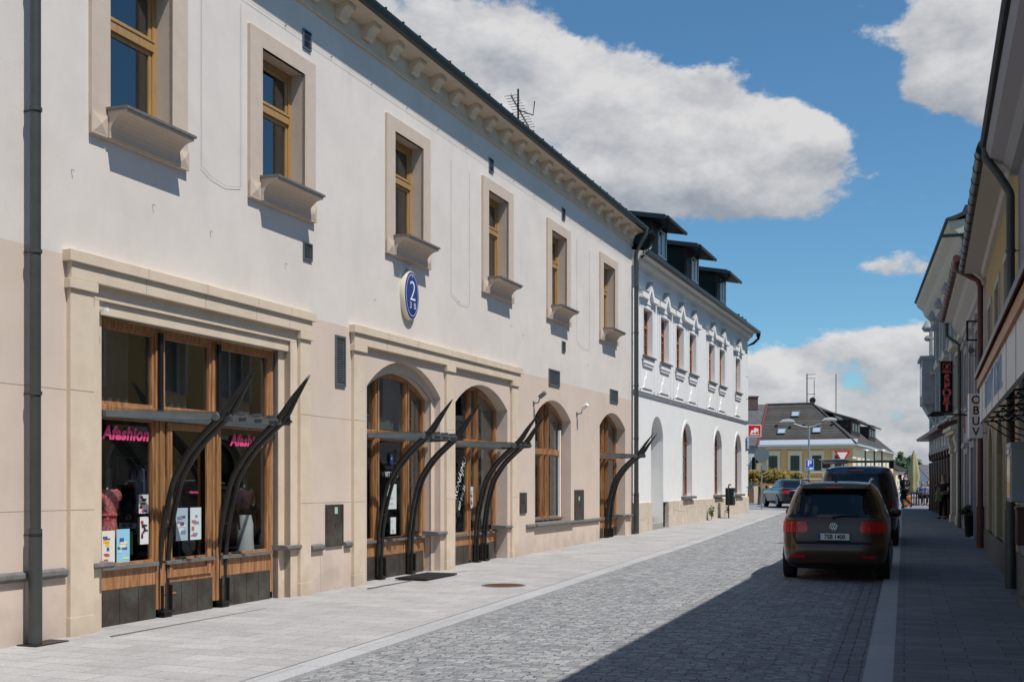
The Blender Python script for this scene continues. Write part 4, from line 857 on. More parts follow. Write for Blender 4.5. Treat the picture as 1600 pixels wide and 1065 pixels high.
for k, (a, b) in enumerate(((37.7, 40.1), (42.2, 44.8), (47.4, 49.8))):
    a += .25; b -= .25; yf = .15; mb = MB(); mb.box(a, b, yf, 3.2, 8.3, 9.78); D = mb.build('dormer', green, WB)
    mb = MB(); mb.box(a-.01, b+.01, yf-.03, yf+.05, 8.5, 9.76); 
    mb.build('front', brownd, D)
    mb = MB(); q = Op(b-1.25, b-.25, 8.75, 9.6)
    for p in (Op(b-1.25, b-.77, 8.75, 9.6), Op(b-.73, b-.25, 8.75, 9.6)): ring(mb, p, p.inset(.05), yf-.07, yf-.02)
    mb.build('window_frame', whitep, D); mb = MB(); mb.box(b-1.25, b-.25, yf-.05, yf-.04, 8.75, 9.6); mb.build('window_pane', blackgl, D)
    mb = MB(); mb.add([(a-.25, -.35, 9.66), (b+.28, -.35, 9.66), (b+.28, 3.4, 10.35), (a-.25, 3.4, 10.35), (a-.25, -.35, 9.80), (b+.28, -.35, 9.80), (b+.28, 3.4, 10.50), (a-.25, 3.4, 10.50)], [(0, 1, 2, 3), (4, 5, 6, 7), (0, 1, 5, 4), (1, 2, 6, 5), (2, 3, 7, 6), (3, 0, 4, 7)])
    mb.build('dormer_roof', mat('dark_slate_metal', (.03, .04, .05), .45, metal=.3), D)
    mb = MB(); mb.tube([(a-.25, -.42, 9.70), (b+.32, -.42, 9.70)], .06, 8); mb.tube([(a-.1, -.42, 9.68), (a-.1, -.35, 9.5), (a-.05, -.1, 9.40), (a-.05, .12, 9.36), (a-.05, .12, 8.6)], .05, 8); mb.build('dormer_gutter', gutter_m, D)
# street name plate on the corner
np_ = W.root('street_name_plate', 'small dark blue plate at the corner of the white house', 'sign', w1-.3, 3.15, -.04); mb = MB(); mb.box(-.25, .28, -.03, 0, 0, .5); mb.build('plate', bluesign, np_, off=(0, 0, 0))
for i, t_ in enumerate(('NÁMĚSTÍ', 'ČP. 14')): text(t_, .11, whitep, np_, (.01, -.032, .34-.17*i), (R(90), 0, 0), extrude=.001)
mb = MB()
# projecting red sign
x, y, z = W.w(w1+.05, .0, 0)
rs = thing('projecting_sign', 'square red and white projecting sign at the far corner of the white house', 'sign', (x+.02, y+.02, 3.68), 0)
mb = MB(); mb.box(-.02, .56, -.04, .04, 0, .52); mb.build('panel', whitep, rs); mb = MB(); mb.box(.01, .53, -.045, -.038, .03, .49); f = mb.build('face', redsign, rs)
mb = MB(); mb.prism([(.08, .14), (.14, .30), (.22, .26), (.26, .38), (.40, .36), (.46, .28), (.40, .26), (.46, .16), (.34, .22), (.30, .14), (.22, .20), (.14, .14)], -.05, -.0455, 'y'); mb.box(.07, .47, -.05, -.0455, .08, .12); mb.build('emblem', whitep, rs)
mb = MB(); mb.tube([(-.15, .02, .44), (.3, .02, .54)], .012, 6); mb.build('bracket', steel, rs)
# litter bin
tb = W.root('litter_bin', 'small black litter bin hung on a bent post before the white house', 'bin', 46.9, .40, -.5)
mb = MB(); mb.tube([(0, 0, -.1), (0, 0, 1.15), (.05, 0, 1.2), (.45, 0, 1.2)], .025, 8); mb.build('post', steel, tb, off=(0, 0, 0))
mb = MB(); mb.box(.10, .55, -.15, .15, .42, 1.08); b_ = mb.build('bucket', black, tb, off=(0, 0, 0), bevel=.03); mb = MB(); mb.box(.25, .40, -.155, -.151, .75, .92); mb.build('sticker', mat('pale_blue_sticker', (.3, .55, .6), .5), b_, off=(0, 0, 0))

# ---------------------------------------------------------------- foliage helper
def leaves(mb, centre, rad, n, size, seed, shell=.55, clumps=14):
    random.seed(seed); cl = []
    for i in range(clumps):
        v = Vector((random.gauss(0, 1), random.gauss(0, 1), random.gauss(0, 1))).normalized()*random.uniform(.35, .85)
        cl.append((Vector((v.x*rad[0], v.y*rad[1], v.z*rad[2])), random.uniform(.28, .5)))
    for i in range(n):
        c, r = random.choice(cl); d = Vector((random.gauss(0, 1), random.gauss(0, 1), random.gauss(0, 1))).normalized()*(random.random()**.4)
        p = Vector(centre)+c+Vector((d.x*rad[0]*r, d.y*rad[1]*r, d.z*rad[2]*r))
        u = Vector((random.gauss(0, 1), random.gauss(0, 1), random.gauss(0, .6))).normalized(); v = u.orthogonal().normalized()
        s_ = size*random.uniform(.6, 1.3); mb.add([p-u*s_, p-v*s_*.5, p+u*s_, p+v*s_*.5], [(0, 1, 2, 3)], random.randrange(3))
def leafm(name, cols):
    return [mat(name+str(i), c, .6, spec=.2) for i, c in enumerate(cols)]
sprig = W.root('weed', 'leafy weed sprouting at the foot of the white house wall', 'plant', 45.2, .33, -.2); mb = MB(); leaves(mb, (0, 0, .28), (.15, .12, .28), 160, .05, 5); mb.build('foliage', leafm('weed', [(.06, .10, .03), (.08, .14, .05), (.35, .38, .28)]), sprig, off=(0, 0, 0))
mb = MB(); mb.tube([(0, 0, 0), (.02, 0, .3)], .01, 5); mb.build('stem', mat('stem', (.08, .1, .04)), sprig, off=(0, 0, 0))
sprig = W.root('weed', 'thin low weed right of the litter bin by the white house', 'plant', 48.4, .38, -.15); mb = MB(); leaves(mb, (0, 0, .2), (.08, .08, .22), 60, .04, 6); mb.build('foliage', leafm('weed', []) or [MATS['weed0'], MATS['weed1'], MATS['weed1']], sprig, off=(0, 0, 0))
hed = [(.24, .19, .035), (.36, .20, .06), (.15, .14, .035)]
hm = leafm('yellow_leaf', hed)
for i, (px, Y, rx, rz_) in enumerate(((1186, 66, .9, .55), (1212, 68, .85, .5), (1236, 70, .8, .42))):
    x = (px-800)/1800*Y; t = thing('round_crowned_tree', ['yellow-green ball-crowned tree nearest the white house corner', 'yellow-green ball-crowned tree behind the black saloon car', 'yellow-green ball-crowned tree farthest right of the row'][i], 'tree', (x, Y, g(Y)), 0, 'ball-crowned trees behind the saloon')
    mb = MB(); mb.tube([(0, 0, -.1), (.02, 0, .8), (0, .02, 1.4)], [.09, .07, .06], 8)
    for a in range(5): mb.tube([(0, 0, 1.25), (.4*math.cos(a*1.3), .4*math.sin(a*1.3), 1.7)], [.035, .012], 5)
    mb.build('trunk', mat('bark', (.10, .075, .055), .9, var=.2, vscale=10), t); mb = MB(); leaves(mb, (0, 0, 1.55), (rx, .8, rz_), 2600, .075, 20+i, clumps=22); mb.build('crown', hm, t)
lw = thing('garden_wall', 'low brown wall with pale posts behind the saloon car', 'wall', (13.0, 71.5, g(71)), 0); mb = MB(); mb.box(0, 4.5, 0, .3, -.1, .85); mb.build('wall', mat('brown_brick', (.17, .10, .07), .9, var=.2, vscale=5), lw)
for i in range(5): mb = MB(); mb.box(.1+i*.95, .4+i*.95, -.03, .33, -.1, 1.05); mb.build('post', stone, lw)

# ================================================================== SQUARE BACKDROP
def gable_house(name, label, x, y, rz, w_, d_, he, hr, wm, rm, wins_=(), z0=None, group=None):
    z0 = g(y)-.3 if z0 is None else z0
    t = thing(name, label, 'building', (x, y, z0), rz, group)
    mb = MB(); mb.prism([(0, 0), (0, he), (d_/2, hr), (d_, he), (d_, 0)], 0, w_, 'x'); mb.build('wall', wm, t)
    mb = MB(); o_ = .35; k = (hr-he)/(d_/2)
    for sg in (0, 1):
        ya, yb = (-o_, d_/2) if sg == 0 else (d_+o_, d_/2); za = he-k*o_+.04
        mb.add([(-.2, ya, za), (w_+.2, ya, za), (w_+.2, yb, hr+.04), (-.2, yb, hr+.04), (-.2, ya, za+.15), (w_+.2, ya, za+.15), (w_+.2, yb, hr+.19), (-.2, yb, hr+.19)], [(0, 1, 2, 3), (4, 5, 6, 7), (0, 1, 5, 4), (1, 2, 6, 5), (3, 0, 4, 7)])
    mb.build('roof', rm, t)
    for (a, z, ww, hh) in wins_:
        mb = MB(); q = Op(a, a+ww, z, z+hh); ring(mb, Op(a-.1, a+ww+.1, z-.1, z+hh+.1), q, -.06, .0); ring(mb, q, q.inset(.07), -.03, 0); mb.box(a+ww/2-.03, a+ww/2+.03, -.03, 0, z, z+hh)
        f = mb.build('window', whitep, t); mb = MB(); mb.box(a, a+ww, -.012, 0.0, z, z+hh); mb.build('window_pane', blackgl, f)
    return t
greyroof = mat('grey_slate_roof', (.10, .10, .11), .8, var=.25, vscale=1.5, bump=.4, bscale=12)
def tiles(name, c1, c2, bw, bh):
    m = bpy.data.materials.new(name); m.use_nodes = True; t = m.node_tree; b = t.nodes['Principled BSDF']; b.inputs['Roughness'].default_value = .85
    tcn = t.nodes.new('ShaderNodeTexCoord'); mp = t.nodes.new('ShaderNodeMapping'); mp.inputs['Rotation'].default_value = (R(90), 0, R(90)); br = t.nodes.new('ShaderNodeTexBrick')
    br.inputs['Scale'].default_value = 1; br.inputs['Brick Width'].default_value = bw; br.inputs['Row Height'].default_value = bh; br.inputs['Mortar Size'].default_value = .035; br.inputs['Color1'].default_value = (*c1, 1); br.inputs['Color2'].default_value = (*c2, 1); br.inputs['Mortar'].default_value = (c1[0]*.5, c1[1]*.5, c1[2]*.5, 1)
    t.links.new(tcn.outputs['Object'], mp.inputs[0]); t.links.new(mp.outputs[0], br.inputs['Vector']); n = t.nodes.new('ShaderNodeTexNoise'); n.inputs['Scale'].default_value = .8; n.inputs['Detail'].default_value = 8; t.links.new(tcn.outputs['Object'], n.inputs['Vector'])
    x = t.nodes.new('ShaderNodeMix'); x.data_type = 'RGBA'; x.blend_type = 'MULTIPLY'; x.inputs[0].default_value = .8; t.links.new(br.outputs[0], x.inputs[6]); r = t.nodes.new('ShaderNodeMapRange'); r.inputs[1].default_value = .3; r.inputs[2].default_value = .7; r.inputs[3].default_value = .7; r.inputs[4].default_value = 1.2; t.links.new(n.outputs[0], r.inputs[0])
    t.links.new(r.outputs[0], x.inputs[7]); t.links.new(x.outputs[2], b.inputs['Base Color']); MATS[name] = m; return m
browntile = tiles('brown_tile_roof', (.06, .053, .047), (.078, .068, .06), .5, .42)
Y_ = Frame(41.4, 140, .438, 1)
YB = Y_.root('yellow_corner_house', 'ochre yellow corner house with steep brown tiled roof across the square', 'building', 0, .3)
ochre = mat('ochre_render', (.74, .44, .18), .9, var=.05); ycream = mat('cream_trim', (.78, .64, .43), .9)
mb = MB(); EZ = 6.5; D1 = 11.4
mb.box(0, 50, 0, D1, .2, EZ); mb.build('wall', ochre, YB)
mb = MB(); mb.box(-.02, 50, -.03, 0, 2.0, EZ-.6); mb.box(-.12, 50, -.10, D1, EZ-.5, EZ-.1); mb.box(-.10, 0, -.1, D1, 2.9, 3.05); mb.box(-.14, 0, -.1, D1, 2.2, 2.35)
mb.build('cream_band', ycream, YB)
mb = MB()
for z in (.8, 1.3, 1.8, 2.5): mb.box(-.06, 0, 0, D1, z, z+.08)
mb.build('rustication', mat('ochre_dark', (.58, .33, .13), .9), YB)
for i, yy in enumerate((1.0, 3.7, 6.35, 9.05)):
    mb = MB(); mb.box(-.09, 0, yy-.32, yy+1.42, 3.08, 5.75); mb.box(-.2, 0, yy-.4, yy+1.5, 5.55, 5.75); mb.box(-.22, 0, yy-.35, yy+1.45, 3.05, 3.2); sd = mb.build('window', ycream, YB)
    mb = MB(); mb.box(-.125, -.092, yy, yy+1.1, 3.3, 5.15); mb.build('window_pane', blackgl, sd)
    mb = MB(); mb.box(-.14, -.12, yy+.5, yy+.6, 3.3, 5.15); mb.box(-.14, -.12, yy, yy+1.1, 4.45, 4.52); mb.build('window_bar', mat('brown_bar', (.08, .05, .04)), sd)
for yy in (-.02, 2.65, 5.2, 7.9, 10.6): mb = MB(); mb.box(-.07, 0, yy, yy+.75, 3.05, 6.0); mb.box(-.13, 0, yy-.05, yy+.8, 5.8, 6.0); mb.build('pilaster', mat('ochre2', (.72, .42, .17), .9), YB)
for i in range(9): mb = MB(); a = 3+i*5; mb.box(a, a+1.4, -.05, -.031, 3.3, 5.1); mb.build('window_pane', mat('pale_glass', (.25, .27, .28), .3), YB)
mb = MB(); rx_, rz1 = 5.2, 11.9
v = [(-.6, -.6, EZ-.12), (-.6, D1, EZ-.12), (rx_, D1, rz1), (rx_, 5.6, rz1), (50, -.6, EZ-.12), (50, 5.6, rz1-.2), (50, 12, EZ), (rx_, 12, EZ)]
mb.add(v, [(0, 1, 2, 3), (0, 3, 5, 4), (3, 2, 7, 6, 5), (1, 7, 2), (4, 5, 6)]); mb.build('roof', browntile, YB)
mb = MB(); mb.box(-.75, -.55, -.7, D1, EZ-.2, EZ+.02); mb.box(-.7, 50, -.75, -.55, EZ-.2, EZ+.02); mb.prism([(-.60, EZ-.10), (-.55, EZ-.05), (.05, EZ+.60), (.0, EZ+.62)], -.6, D1, 'y'); mb.build('gutter', mat('light_zinc', (.50, .53, .56), .45, metal=.3), YB)
mb = MB(); mb.tube([(-.6, -.6, EZ), (rx_, 5.6, rz1+.05)], .10, 6); mb.tube([(rx_, D1, rz1+.05), (rx_, 5.6, rz1+.05)], .12, 6); mb.build('hip_tiles', browntile, YB)
mb = MB(); mb.tube([(-.6, D1, EZ), (rx_, D1, rz1+.05)], .17, 6)
mb.build('ridge_tiles', mat('red_ridge', (.15, .05, .035), .8), YB)
def rp(yy, f): return (-.6+(rx_+.6)*f, yy, EZ-.1+(rz1-EZ+.1)*f)
for yy, f in ((4.0, .28), (8.3, .27), (7.0, .68)):
    a = rp(yy, f); b = rp(yy, f+.12); n_ = Vector((-(rz1-EZ), 0, rx_+.6)).normalized()*.12
    mb = MB(); mb.add([tuple(Vector(p)+n_) for p in (a, (a[0], yy+.95, a[2]), (b[0], yy+.95, b[2]), b)], [(0, 1, 2, 3)]); sk_ = mb.build('roof_window', mat('sky_glass', (.35, .45, .55), .1, spec=.8), YB)
    mb = MB()
    for p, q_ in ((a, (a[0], yy+.95, a[2])), (b, (b[0], yy+.95, b[2])), (a, b), ((a[0], yy+.95, a[2]), (b[0], yy+.95, b[2]))): mb.tube([tuple(Vector(p)+n_*1.1), tuple(Vector(q_)+n_*1.1)], .06, 5)
    mb.build('frame', zinc, sk_)
for i in range(6):
    p = rp(.9+i*1.7, .42+.04*(i % 2)); mb = MB(); mb.box(p[0]-.15, p[0]+.1, p[1], p[1]+.3, p[2], p[2]+.18); mb.build('snow_guard', black, YB)
for a0 in (8, 27):
    mb = MB(); mb.box(a0, a0+9, 1.2, 5, 8.0, 9.9); d_ = mb.build('dormer', brownd, YB); mb = MB(); mb.add([(a0-.6, .4, 9.75), (a0+9.5, .4, 9.75), (a0+9.5, 5.4, 11.3), (a0-.6, 5.4, 11.3), (a0-.6, .4, 9.95), (a0+9.5, .4, 9.95), (a0+9.5, 5.4, 11.5), (a0-.6, 5.4, 11.5)], [(0, 1, 2, 3), (4, 5, 6, 7), (0, 1, 5, 4), (3, 0, 4, 7), (1, 2, 6, 5)]); mb.build('dormer_roof', greyroof, d_)
    for k in range(3): mb = MB(); mb.box(a0+.8+k*2.8, a0+2.6+k*2.8, 1.12, 1.19, 8.5, 9.5); mb.build('window', mat('dormer_glass', (.35, .25, .2), .4), d_)
mb = MB(); mb.tube([(rx_, 6.3, rz1), (rx_, 6.3, rz1+3.8)], .07, 6); mb.tube([(rx_, 5.4, rz1), (rx_, 5.4, rz1+3)], .04, 6)
for z in (1.2, 3.2, 3.7): mb.tube([(rx_-.2, 6.3, rz1+z), (rx_-.2, 5.2, rz1+z)], .035, 5)
mb.lathe([(.4, 0), (.35, .1), (.05, .15)], 12, (rx_, 5.6, rz1+.4), 'x'); mb.tube([(26, 5.6, 11.9), (26, 5.6, 17.5)], .06, 6); mb.build('aerial', steel, YB)
gh = gable_house('grey_roofed_house', 'pale house under a grey slate roof left of the yellow corner house', 20, 156, R(0), 16.8, 11, 6.8, 12.4, mat('pale_blue_render', (.55, .58, .62), .9), greyroof, [(12.4, 3.3, 1.1, 1.8)])
mb = MB(); mb.box(12.5, 14.3, 4.6, 5.6, 11.8, 13.6); mb.box(12.4, 14.4, 4.5, 5.7, 13.5, 13.7); mb.build('chimney', mat('dark_brick', (.13, .08, .07), .9), gh)
tanr = mat('tan_house', (.60, .50, .42), .9)
far = [('white gabled house with grey roof far down the street', 100, 210, R(60), 14, 10, 2.2, 4.2, whitep, greyroof), ('pale lilac house with steep gable seen beyond the parasols', 84, 232, R(20), 8, 7, 2.4, 5.2, mat('lilac_render', (.62, .56, .58), .9), greyroof),
       ('small tan house under a red roof at the far end of the street', 94, 262, R(10), 16, 9, 2.6, 5.0, tanr, mat('red_far_roof', (.22, .09, .07), .9)), ('low cream outbuilding with dark eaves right of the yellow house', 62, 186, R(62), 12, 7, 3.6, 5.2, ycream, brownd),
       ('white house with shallow grey roof under the hill', 78, 290, R(5), 30, 12, 2.8, 5.2, whitep, greyroof), ('long cream house far behind the walking people', 66, 320, R(0), 26, 12, 2.8, 5.0, tanr, browntile)]
for a in far: gable_house('far_house', a[0], *a[1:6], a[6], a[7], a[8], a[9], [(1.0+k*2.1, 1.0, .9, 1.0) for k in range(3)])
# a few far trees
for i, (x, y, s_) in enumerate(((118, 340, 5), (104, 360, 6), (128, 380, 6), (92, 400, 5))):
    t = thing('far_tree', ['dark green tree left among the far roofs', 'tall dark tree behind the far white house', 'broad tree right of the far roofs', 'small dark tree below the hill'][i], 'tree', (x, y, .3), 0, 'trees among the far roofs')
    mb = MB(); mb.tube([(0, 0, 0), (0, 0, s_)], [.4, .2], 6); mb.build('trunk', MATS['bark'], t); mb = MB(); leaves(mb, (0, 0, s_*1.2), (s_*.7, s_*.7, s_*.8), 900, .6, 40+i); mb.build('crown', leafm('fartree', [(.03, .06, .025), (.04, .08, .03), (.05, .09, .04)]), t)

# ---------------------------------------------------------------- street furniture in the square
polem = mat('galvanised', (.33, .35, .36), .45, metal=.5)
def at(px, Y, z=0): return ((px-800)/1800*Y, Y, g(Y)+z)
rsn = thing('round_road_sign', 'grey back of a round road sign on a pole at the pavement corner', 'sign', at(1190, 55.5))
mb = MB(); mb.tube([(0, 0, -.1), (0, 0, 2.95)], .035, 10); mb.build('pole', polem, rsn); mb = MB(); mb.lathe([(.36, -.015), (.36, .015)], 32, (0, -.05, 2.6), 'y'); mb.build('disc', mat('sign_back', (.17, .21, .235), .5, metal=.3), rsn)
mb = MB(); mb.box(-.26, .02, -.06, -.04, 1.85, 2.2); mb.build('plate', mat('tan_plate', (.35, .33, .25), .6), rsn); mb = MB(); mb.box(-.02, .24, -.09, -.07, 1.85, 2.12); mb.build('plate', polem, rsn)
ps = thing('street_lamp', 'two-armed grey street lamp on the square behind the parked van', 'street lamp', at(1264, 68))
mb = MB(); mb.tube([(0, 0, -.1), (0, 0, 4.6)], [.065, .05], 10); mb.tube([(-1.0, 0, 4.75), (-.4, 0, 4.55), (0, 0, 4.5), (.4, 0, 4.6), (1.0, 0, 4.85)], .03, 8); mb.build('pole', polem, ps)
for x, z in ((-1.3, 4.78), (1.2, 4.88)): mb = MB(); mb.prism([(-.45, 0), (.45, 0), (.38, .14), (.1, .2), (-.25, .17)], -.16, .16, 'y'); o = mb.build('lamp_head', mat('lamp_grey', (.45, .46, .46), .4), ps, bevel=.04); o.location = (x, 0, z)
pk = thing('parking_sign', 'square blue parking sign P on the street lamp pole', 'sign', at(1265, 67.9, 1.95)); mb = MB(); mb.box(-.25, .25, -.02, 0, 0, .66); mb.build('panel', mat('parking_blue', (.01, .09, .42), .4), pk, bevel=.02)
text('P', .48, whitep, pk, (-.01, -.022, .40), (R(90), 0, 0), off=.012, extrude=.001)
mb = MB(); mb.prism([(-.02, .08), (.12, .06), (.20, .12), (.20, .2), (.13, .16), (.06, .2), (-.02, .16)], -.024, -.0205, 'y'); mb.box(-.18, -.05, -.024, -.0205, .12, .15); mb.build('emblem', whitep, pk)
mb = MB(); ring(mb, Op(-.24, .24, .01, .65), Op(-.225, .225, .025, .635), -.023, -.0205); mb.build('border', whitep, pk)
yl = thing('yield_sign', 'white triangular give-way sign with red border above the van', 'sign', at(1316, 62))
mb = MB(); mb.tube([(0, .05, -.1), (0, .05, 3.1)], .035, 8); mb.build('pole', polem, yl)
def tri(r, cz): return [(-r, cz+r*.577), (0, cz-r*1.155), (r, cz+r*.577)]
mb = MB(); mb.prism(tri(.45, 2.70), -.02, .0, 'y'); mb.build('triangle', redsign, yl, bevel=.015); mb = MB(); mb.prism(tri(.29, 2.70), -.024, -.0205, 'y'); mb.build('face', whitep, yl)
for i, px in enumerate((1352, 1366, 1378)):
    l_ = thing('far_lamp', ['left thin dark lamp post before the yellow house wing', 'middle thin dark lamp post before the yellow house wing', 'right thin dark lamp post before the yellow house wing'][i], 'street lamp', at(px, 110), 0, 'thin lamp posts on the square')
    mb = MB(); mb.tube([(0, 0, -.1), (0, 0, 4.4)], .07, 8); mb.build('pole', steel, l_); mb = MB(); mb.lathe([(.5, 0), (.42, .12), (.1, .2)], 14, (0, 0, 4.3)); mb.build('lamp_head', polem, l_)

# ================================================================== CARS
def superell(w_, yr, yf, n, e=4.0):
    pts = []; cy = (yr+yf)/2; hl = (yf-yr)/2
    for i in range(n):
        a = 2*math.pi*(i+.0)/n-math.pi/2; c, s_ = math.cos(a), math.sin(a)
        rx = abs(c)**(2/e)*(1 if c >= 0 else -1); ry = abs(s_)**(2/(e*1.5))*(1 if s_ >= 0 else -1)
        pts.append((w_*rx, cy+hl*ry))
    return pts
class Loft:
    def __init__(s, sl, n=72): s.sl = sl; s.n = n; s.P = [[(x, y, z) for x, y in superell(w_, yr, yf, n, e)] for (z, w_, yr, yf, e) in sl]
    def body(s):
        mb = MB(); n = s.n; vs = [p for r in s.P for p in r]
        mb.add(vs, [(i*n+j, i*n+(j+1) % n, (i+1)*n+(j+1) % n, (i+1)*n+j) for i in range(len(s.P)-1) for j in range(n)], 0, True)
        mb.add(s.P[0], [tuple(range(n))[::-1]]); mb.add(s.P[-1], [tuple(range(n))], 0, True); return mb
    def row(s, z):
        for k in range(len(s.sl)-1):
            z0, z1 = s.sl[k][0], s.sl[k+1][0]
            if z0 <= z <= z1:
                t = (z-z0)/(z1-z0) if z1 > z0 else 0; return [tuple(a+(b-a)*t for a, b in zip(p, q)) for p, q in zip(s.P[k], s.P[k+1])]
    def patch(s, test, z0, z1, off, nz=8, mi=0, ztop=None):
        """band between z0 and z1 over the perimeter samples where test(x,y,z) holds, pushed out by off"""
        mb = MB(); n = s.n; cy = (s.sl[0][2]+s.sl[0][3])/2
        zs = [z0+(z1-z0)*i/nz for i in range(nz+1)]; rows = [s.row(z) for z in zs]
        def nrm(i, j):
            a = Vector(rows[i][(j+1) % n])-Vector(rows[i][j-1]); b = Vector(rows[min(i+1, nz)][j])-Vector(rows[max(i-1, 0)][j]); return a.cross(b).normalized()
        for i in range(nz):
            for j in range(n):
                k = (j+1) % n; c = [rows[i][j], rows[i][k], rows[i+1][k], rows[i+1][j]]; m = [sum(v[q] for v in c)/4 for q in range(3)]
                if test(*m):
                    q = [Vector(p)+nrm(a, b)*off for p, a, b in ((c[0], i, j), (c[1], i, k), (c[2], i+1, k), (c[3], i+1, j))]; mb.add([tuple(v) for v in q], [(0, 1, 2, 3)], mi, True)
        return mb
    def half(s, z, sg, xin, ymax, m):
        r = s.row(z); n = s.n; k0 = min(range(n), key=lambda k: (abs(r[k][0])+max(0, r[k][1]-(s.sl[5][2]+s.sl[5][3])/2)*9)); pts = []
        step = 1 if r[(k0+3) % n][0]*sg > 0 else -1; k = k0
        for _ in range(n//2):
            p, q = Vector(r[k % n]), Vector(r[(k+step) % n])
            if not pts and p.x*sg < xin <= q.x*sg: t = (xin-p.x*sg)/max(q.x*sg-p.x*sg, 1e-6); pts = [p.lerp(q, t)]
            if pts: pts.append(q)
            if pts and len(pts) > 1 and q.y > ymax: break
            k += step
        L_ = [0]
        for a, b in zip(pts, pts[1:]): L_.append(L_[-1]+(b-a).length)
        out = []
        for i in range(m+1):
            t = L_[-1]*i/m; j = max(0, min(len(pts)-2, sum(1 for l in L_ if l <= t)-1)); out.append(pts[j].lerp(pts[j+1], (t-L_[j])/max(L_[j+1]-L_[j], 1e-6)))
        return out
    def lamp(s, sg, z0, z1, xin, ymax, off, nz=6, m=14):
        mb = MB(); G = [s.half(z0+(z1-z0)*i/nz, sg, xin(i/nz), ymax(i/nz), m) for i in range(nz+1)]; vs = []
        for i in range(nz+1):
            for j in range(m+1):
                a = G[i][min(j+1, m)]-G[i][max(j-1, 0)]; b = G[min(i+1, nz)][j]-G[max(i-1, 0)][j]; nn_ = a.cross(b).normalized()
                if nn_.x*sg+(-nn_.y) < 0: nn_ = -nn_
                vs.append(tuple(G[i][j]+nn_*off))
        w_ = m+1
        mb.add(vs, [(i*w_+j, i*w_+j+1, (i+1)*w_+j+1, (i+1)*w_+j) for i in range(nz) for j in range(m)], 0, True); return mb
def apply_bool(ob, cutters):
    for c in cutters:
        m = ob.modifiers.new('cut', 'BOOLEAN'); m.operation = 'DIFFERENCE'; m.object = c; m.solver = 'EXACT'
    dg = bpy.context.evaluated_depsgraph_get(); dg.update(); me = bpy.data.meshes.new_from_object(ob.evaluated_get(dg)); ob.modifiers.clear(); ob.data = me
    for c in cutters: bpy.data.objects.remove(c, do_unlink=True)
def wheel(T, x, y, r, side, rimm, tw=.21):
    mb = MB(); p = [(r*.68, -tw/2), (r*.93, -tw/2), (r, -tw/2+.03), (r, tw/2-.03), (r*.93, tw/2), (r*.68, tw/2)]; mb.lathe(p, 32, (0, 0, 0), 'x'); t_ = mb.build('wheel', mat('tyre', (.018, .018, .018), .85), T)
    t_.location = (x, y, r); mb = MB(); s_ = side
    mb.lathe([(r*.68, -.01), (r*.70, .012), (r*.62, .016), (r*.60, 0)], 28, (s_*tw/2, 0, 0), 'x')
    for k in range(7):
        a = k*2*math.pi/7; mb.tube([(s_*(tw/2+.0), .03*math.cos(a), .03*math.sin(a)), (s_*(tw/2+.0), r*.63*math.cos(a), r*.63*math.sin(a))], [.028, .018], 6)
    mb.lathe([(.05, -.01), (.05, .02), (.02, .03)], 12, (s_*tw/2, 0, 0), 'x'); mb.build('rim', rimm, t_)
    return t_
def cutter(x, y, r, w_=.5):
    mb = MB(); mb.lathe([(r, -w_/2), (r, w_/2)], 28, (x, y, r*.82), 'x'); return mb.build('cutter', black)
def plate(T, y, z, txt, w_=.52, h=.11, rot=0):
    mb = MB(); mb.box(-w_/2, w_/2, -.008, 0, -h/2, h/2); p = mb.build('number_plate', mat('plate_white', (.72, .72, .70), .4), T, bevel=.004); p.location = (0, y, z); p.rotation_euler = (rot, 0, 0)
    mb = MB(); mb.box(-w_/2+.003, -w_/2+.045, -.0095, -.0078, -h/2+.004, h/2-.004); mb.build('country_band', mat('plate_blue', (.01, .05, .35), .4), p)
    text(txt, .098, black, p, (.02, -.0095, -.002), (R(90), 0, 0), extrude=.0006, off=.0028, sx=.92)
    mb = MB(); mb.box(-w_/2-.012, w_/2+.012, -.006, .006, -h/2-.02, h/2+.008); mb.build('plate_holder', black, p)
carglass = mat('car_glass', (.004, .006, .009), .05, spec=.45)
redlens = mat('red_lens', (.60, .004, .004), .15, spec=.6, coat=.3); lensw = mat('clear_lens', (.5, .35, .33), .12, spec=.7); chrome = mat('chrome', (.75, .75, .76), .12, metal=1.0)
plastic = mat('black_plastic', (.015, .015, .016), .55)
hd_ = -math.atan(.3406)
# ---- brown people carrier
brownpaint = mat('brown_metallic', (.085, .046, .026), .30, metal=.5, spec=.5, coat=.45)
T = thing('parked_car', 'brown people carrier parked nearest, seen from behind, half in shade', 'car', (5.19, 18.6, g(19)-.02), hd_); T.scale = (.955, 1, 1)
sl_ = [(.20, .72, .30, 4.05, 5), (.24, .80, .12, 4.25, 5), (.34, .855, .035, 4.36, 5), (.46, .875, .0, 4.40, 5), (.60, .885, .0, 4.40, 5), (.64, .885, .022, 4.39, 5), (.74, .89, .045, 4.36, 5), (.90, .885, .055, 4.20, 5), (.98, .875, .065, 3.95, 5),
       (1.04, .855, .085, 3.55, 5), (1.10, .835, .11, 3.42, 5), (1.25, .785, .18, 3.15, 5), (1.40, .73, .26, 2.9, 5), (1.52, .675, .33, 2.7, 4.5), (1.58, .62, .40, 2.5, 4), (1.615, .52, .55, 2.3, 3.5), (1.63, .30, .9, 2.0, 3)]
lf = Loft([(z, w_, a_, b_, 7 if z < 1.05 else e_) for (z, w_, a_, b_, e_) in sl_], 200); bd = lf.body().build('body', brownpaint, T, smooth=True)
apply_bool(bd, [cutter(.80, .85, .37), cutter(-.80, .85, .37), cutter(.80, 3.53, .37), cutter(-.80, 3.53, .37)])
for x, s_ in ((.79, 1), (-.79, -1)):
    for y in (.85, 3.53): wheel(T, x, y, .32, s_, polem)
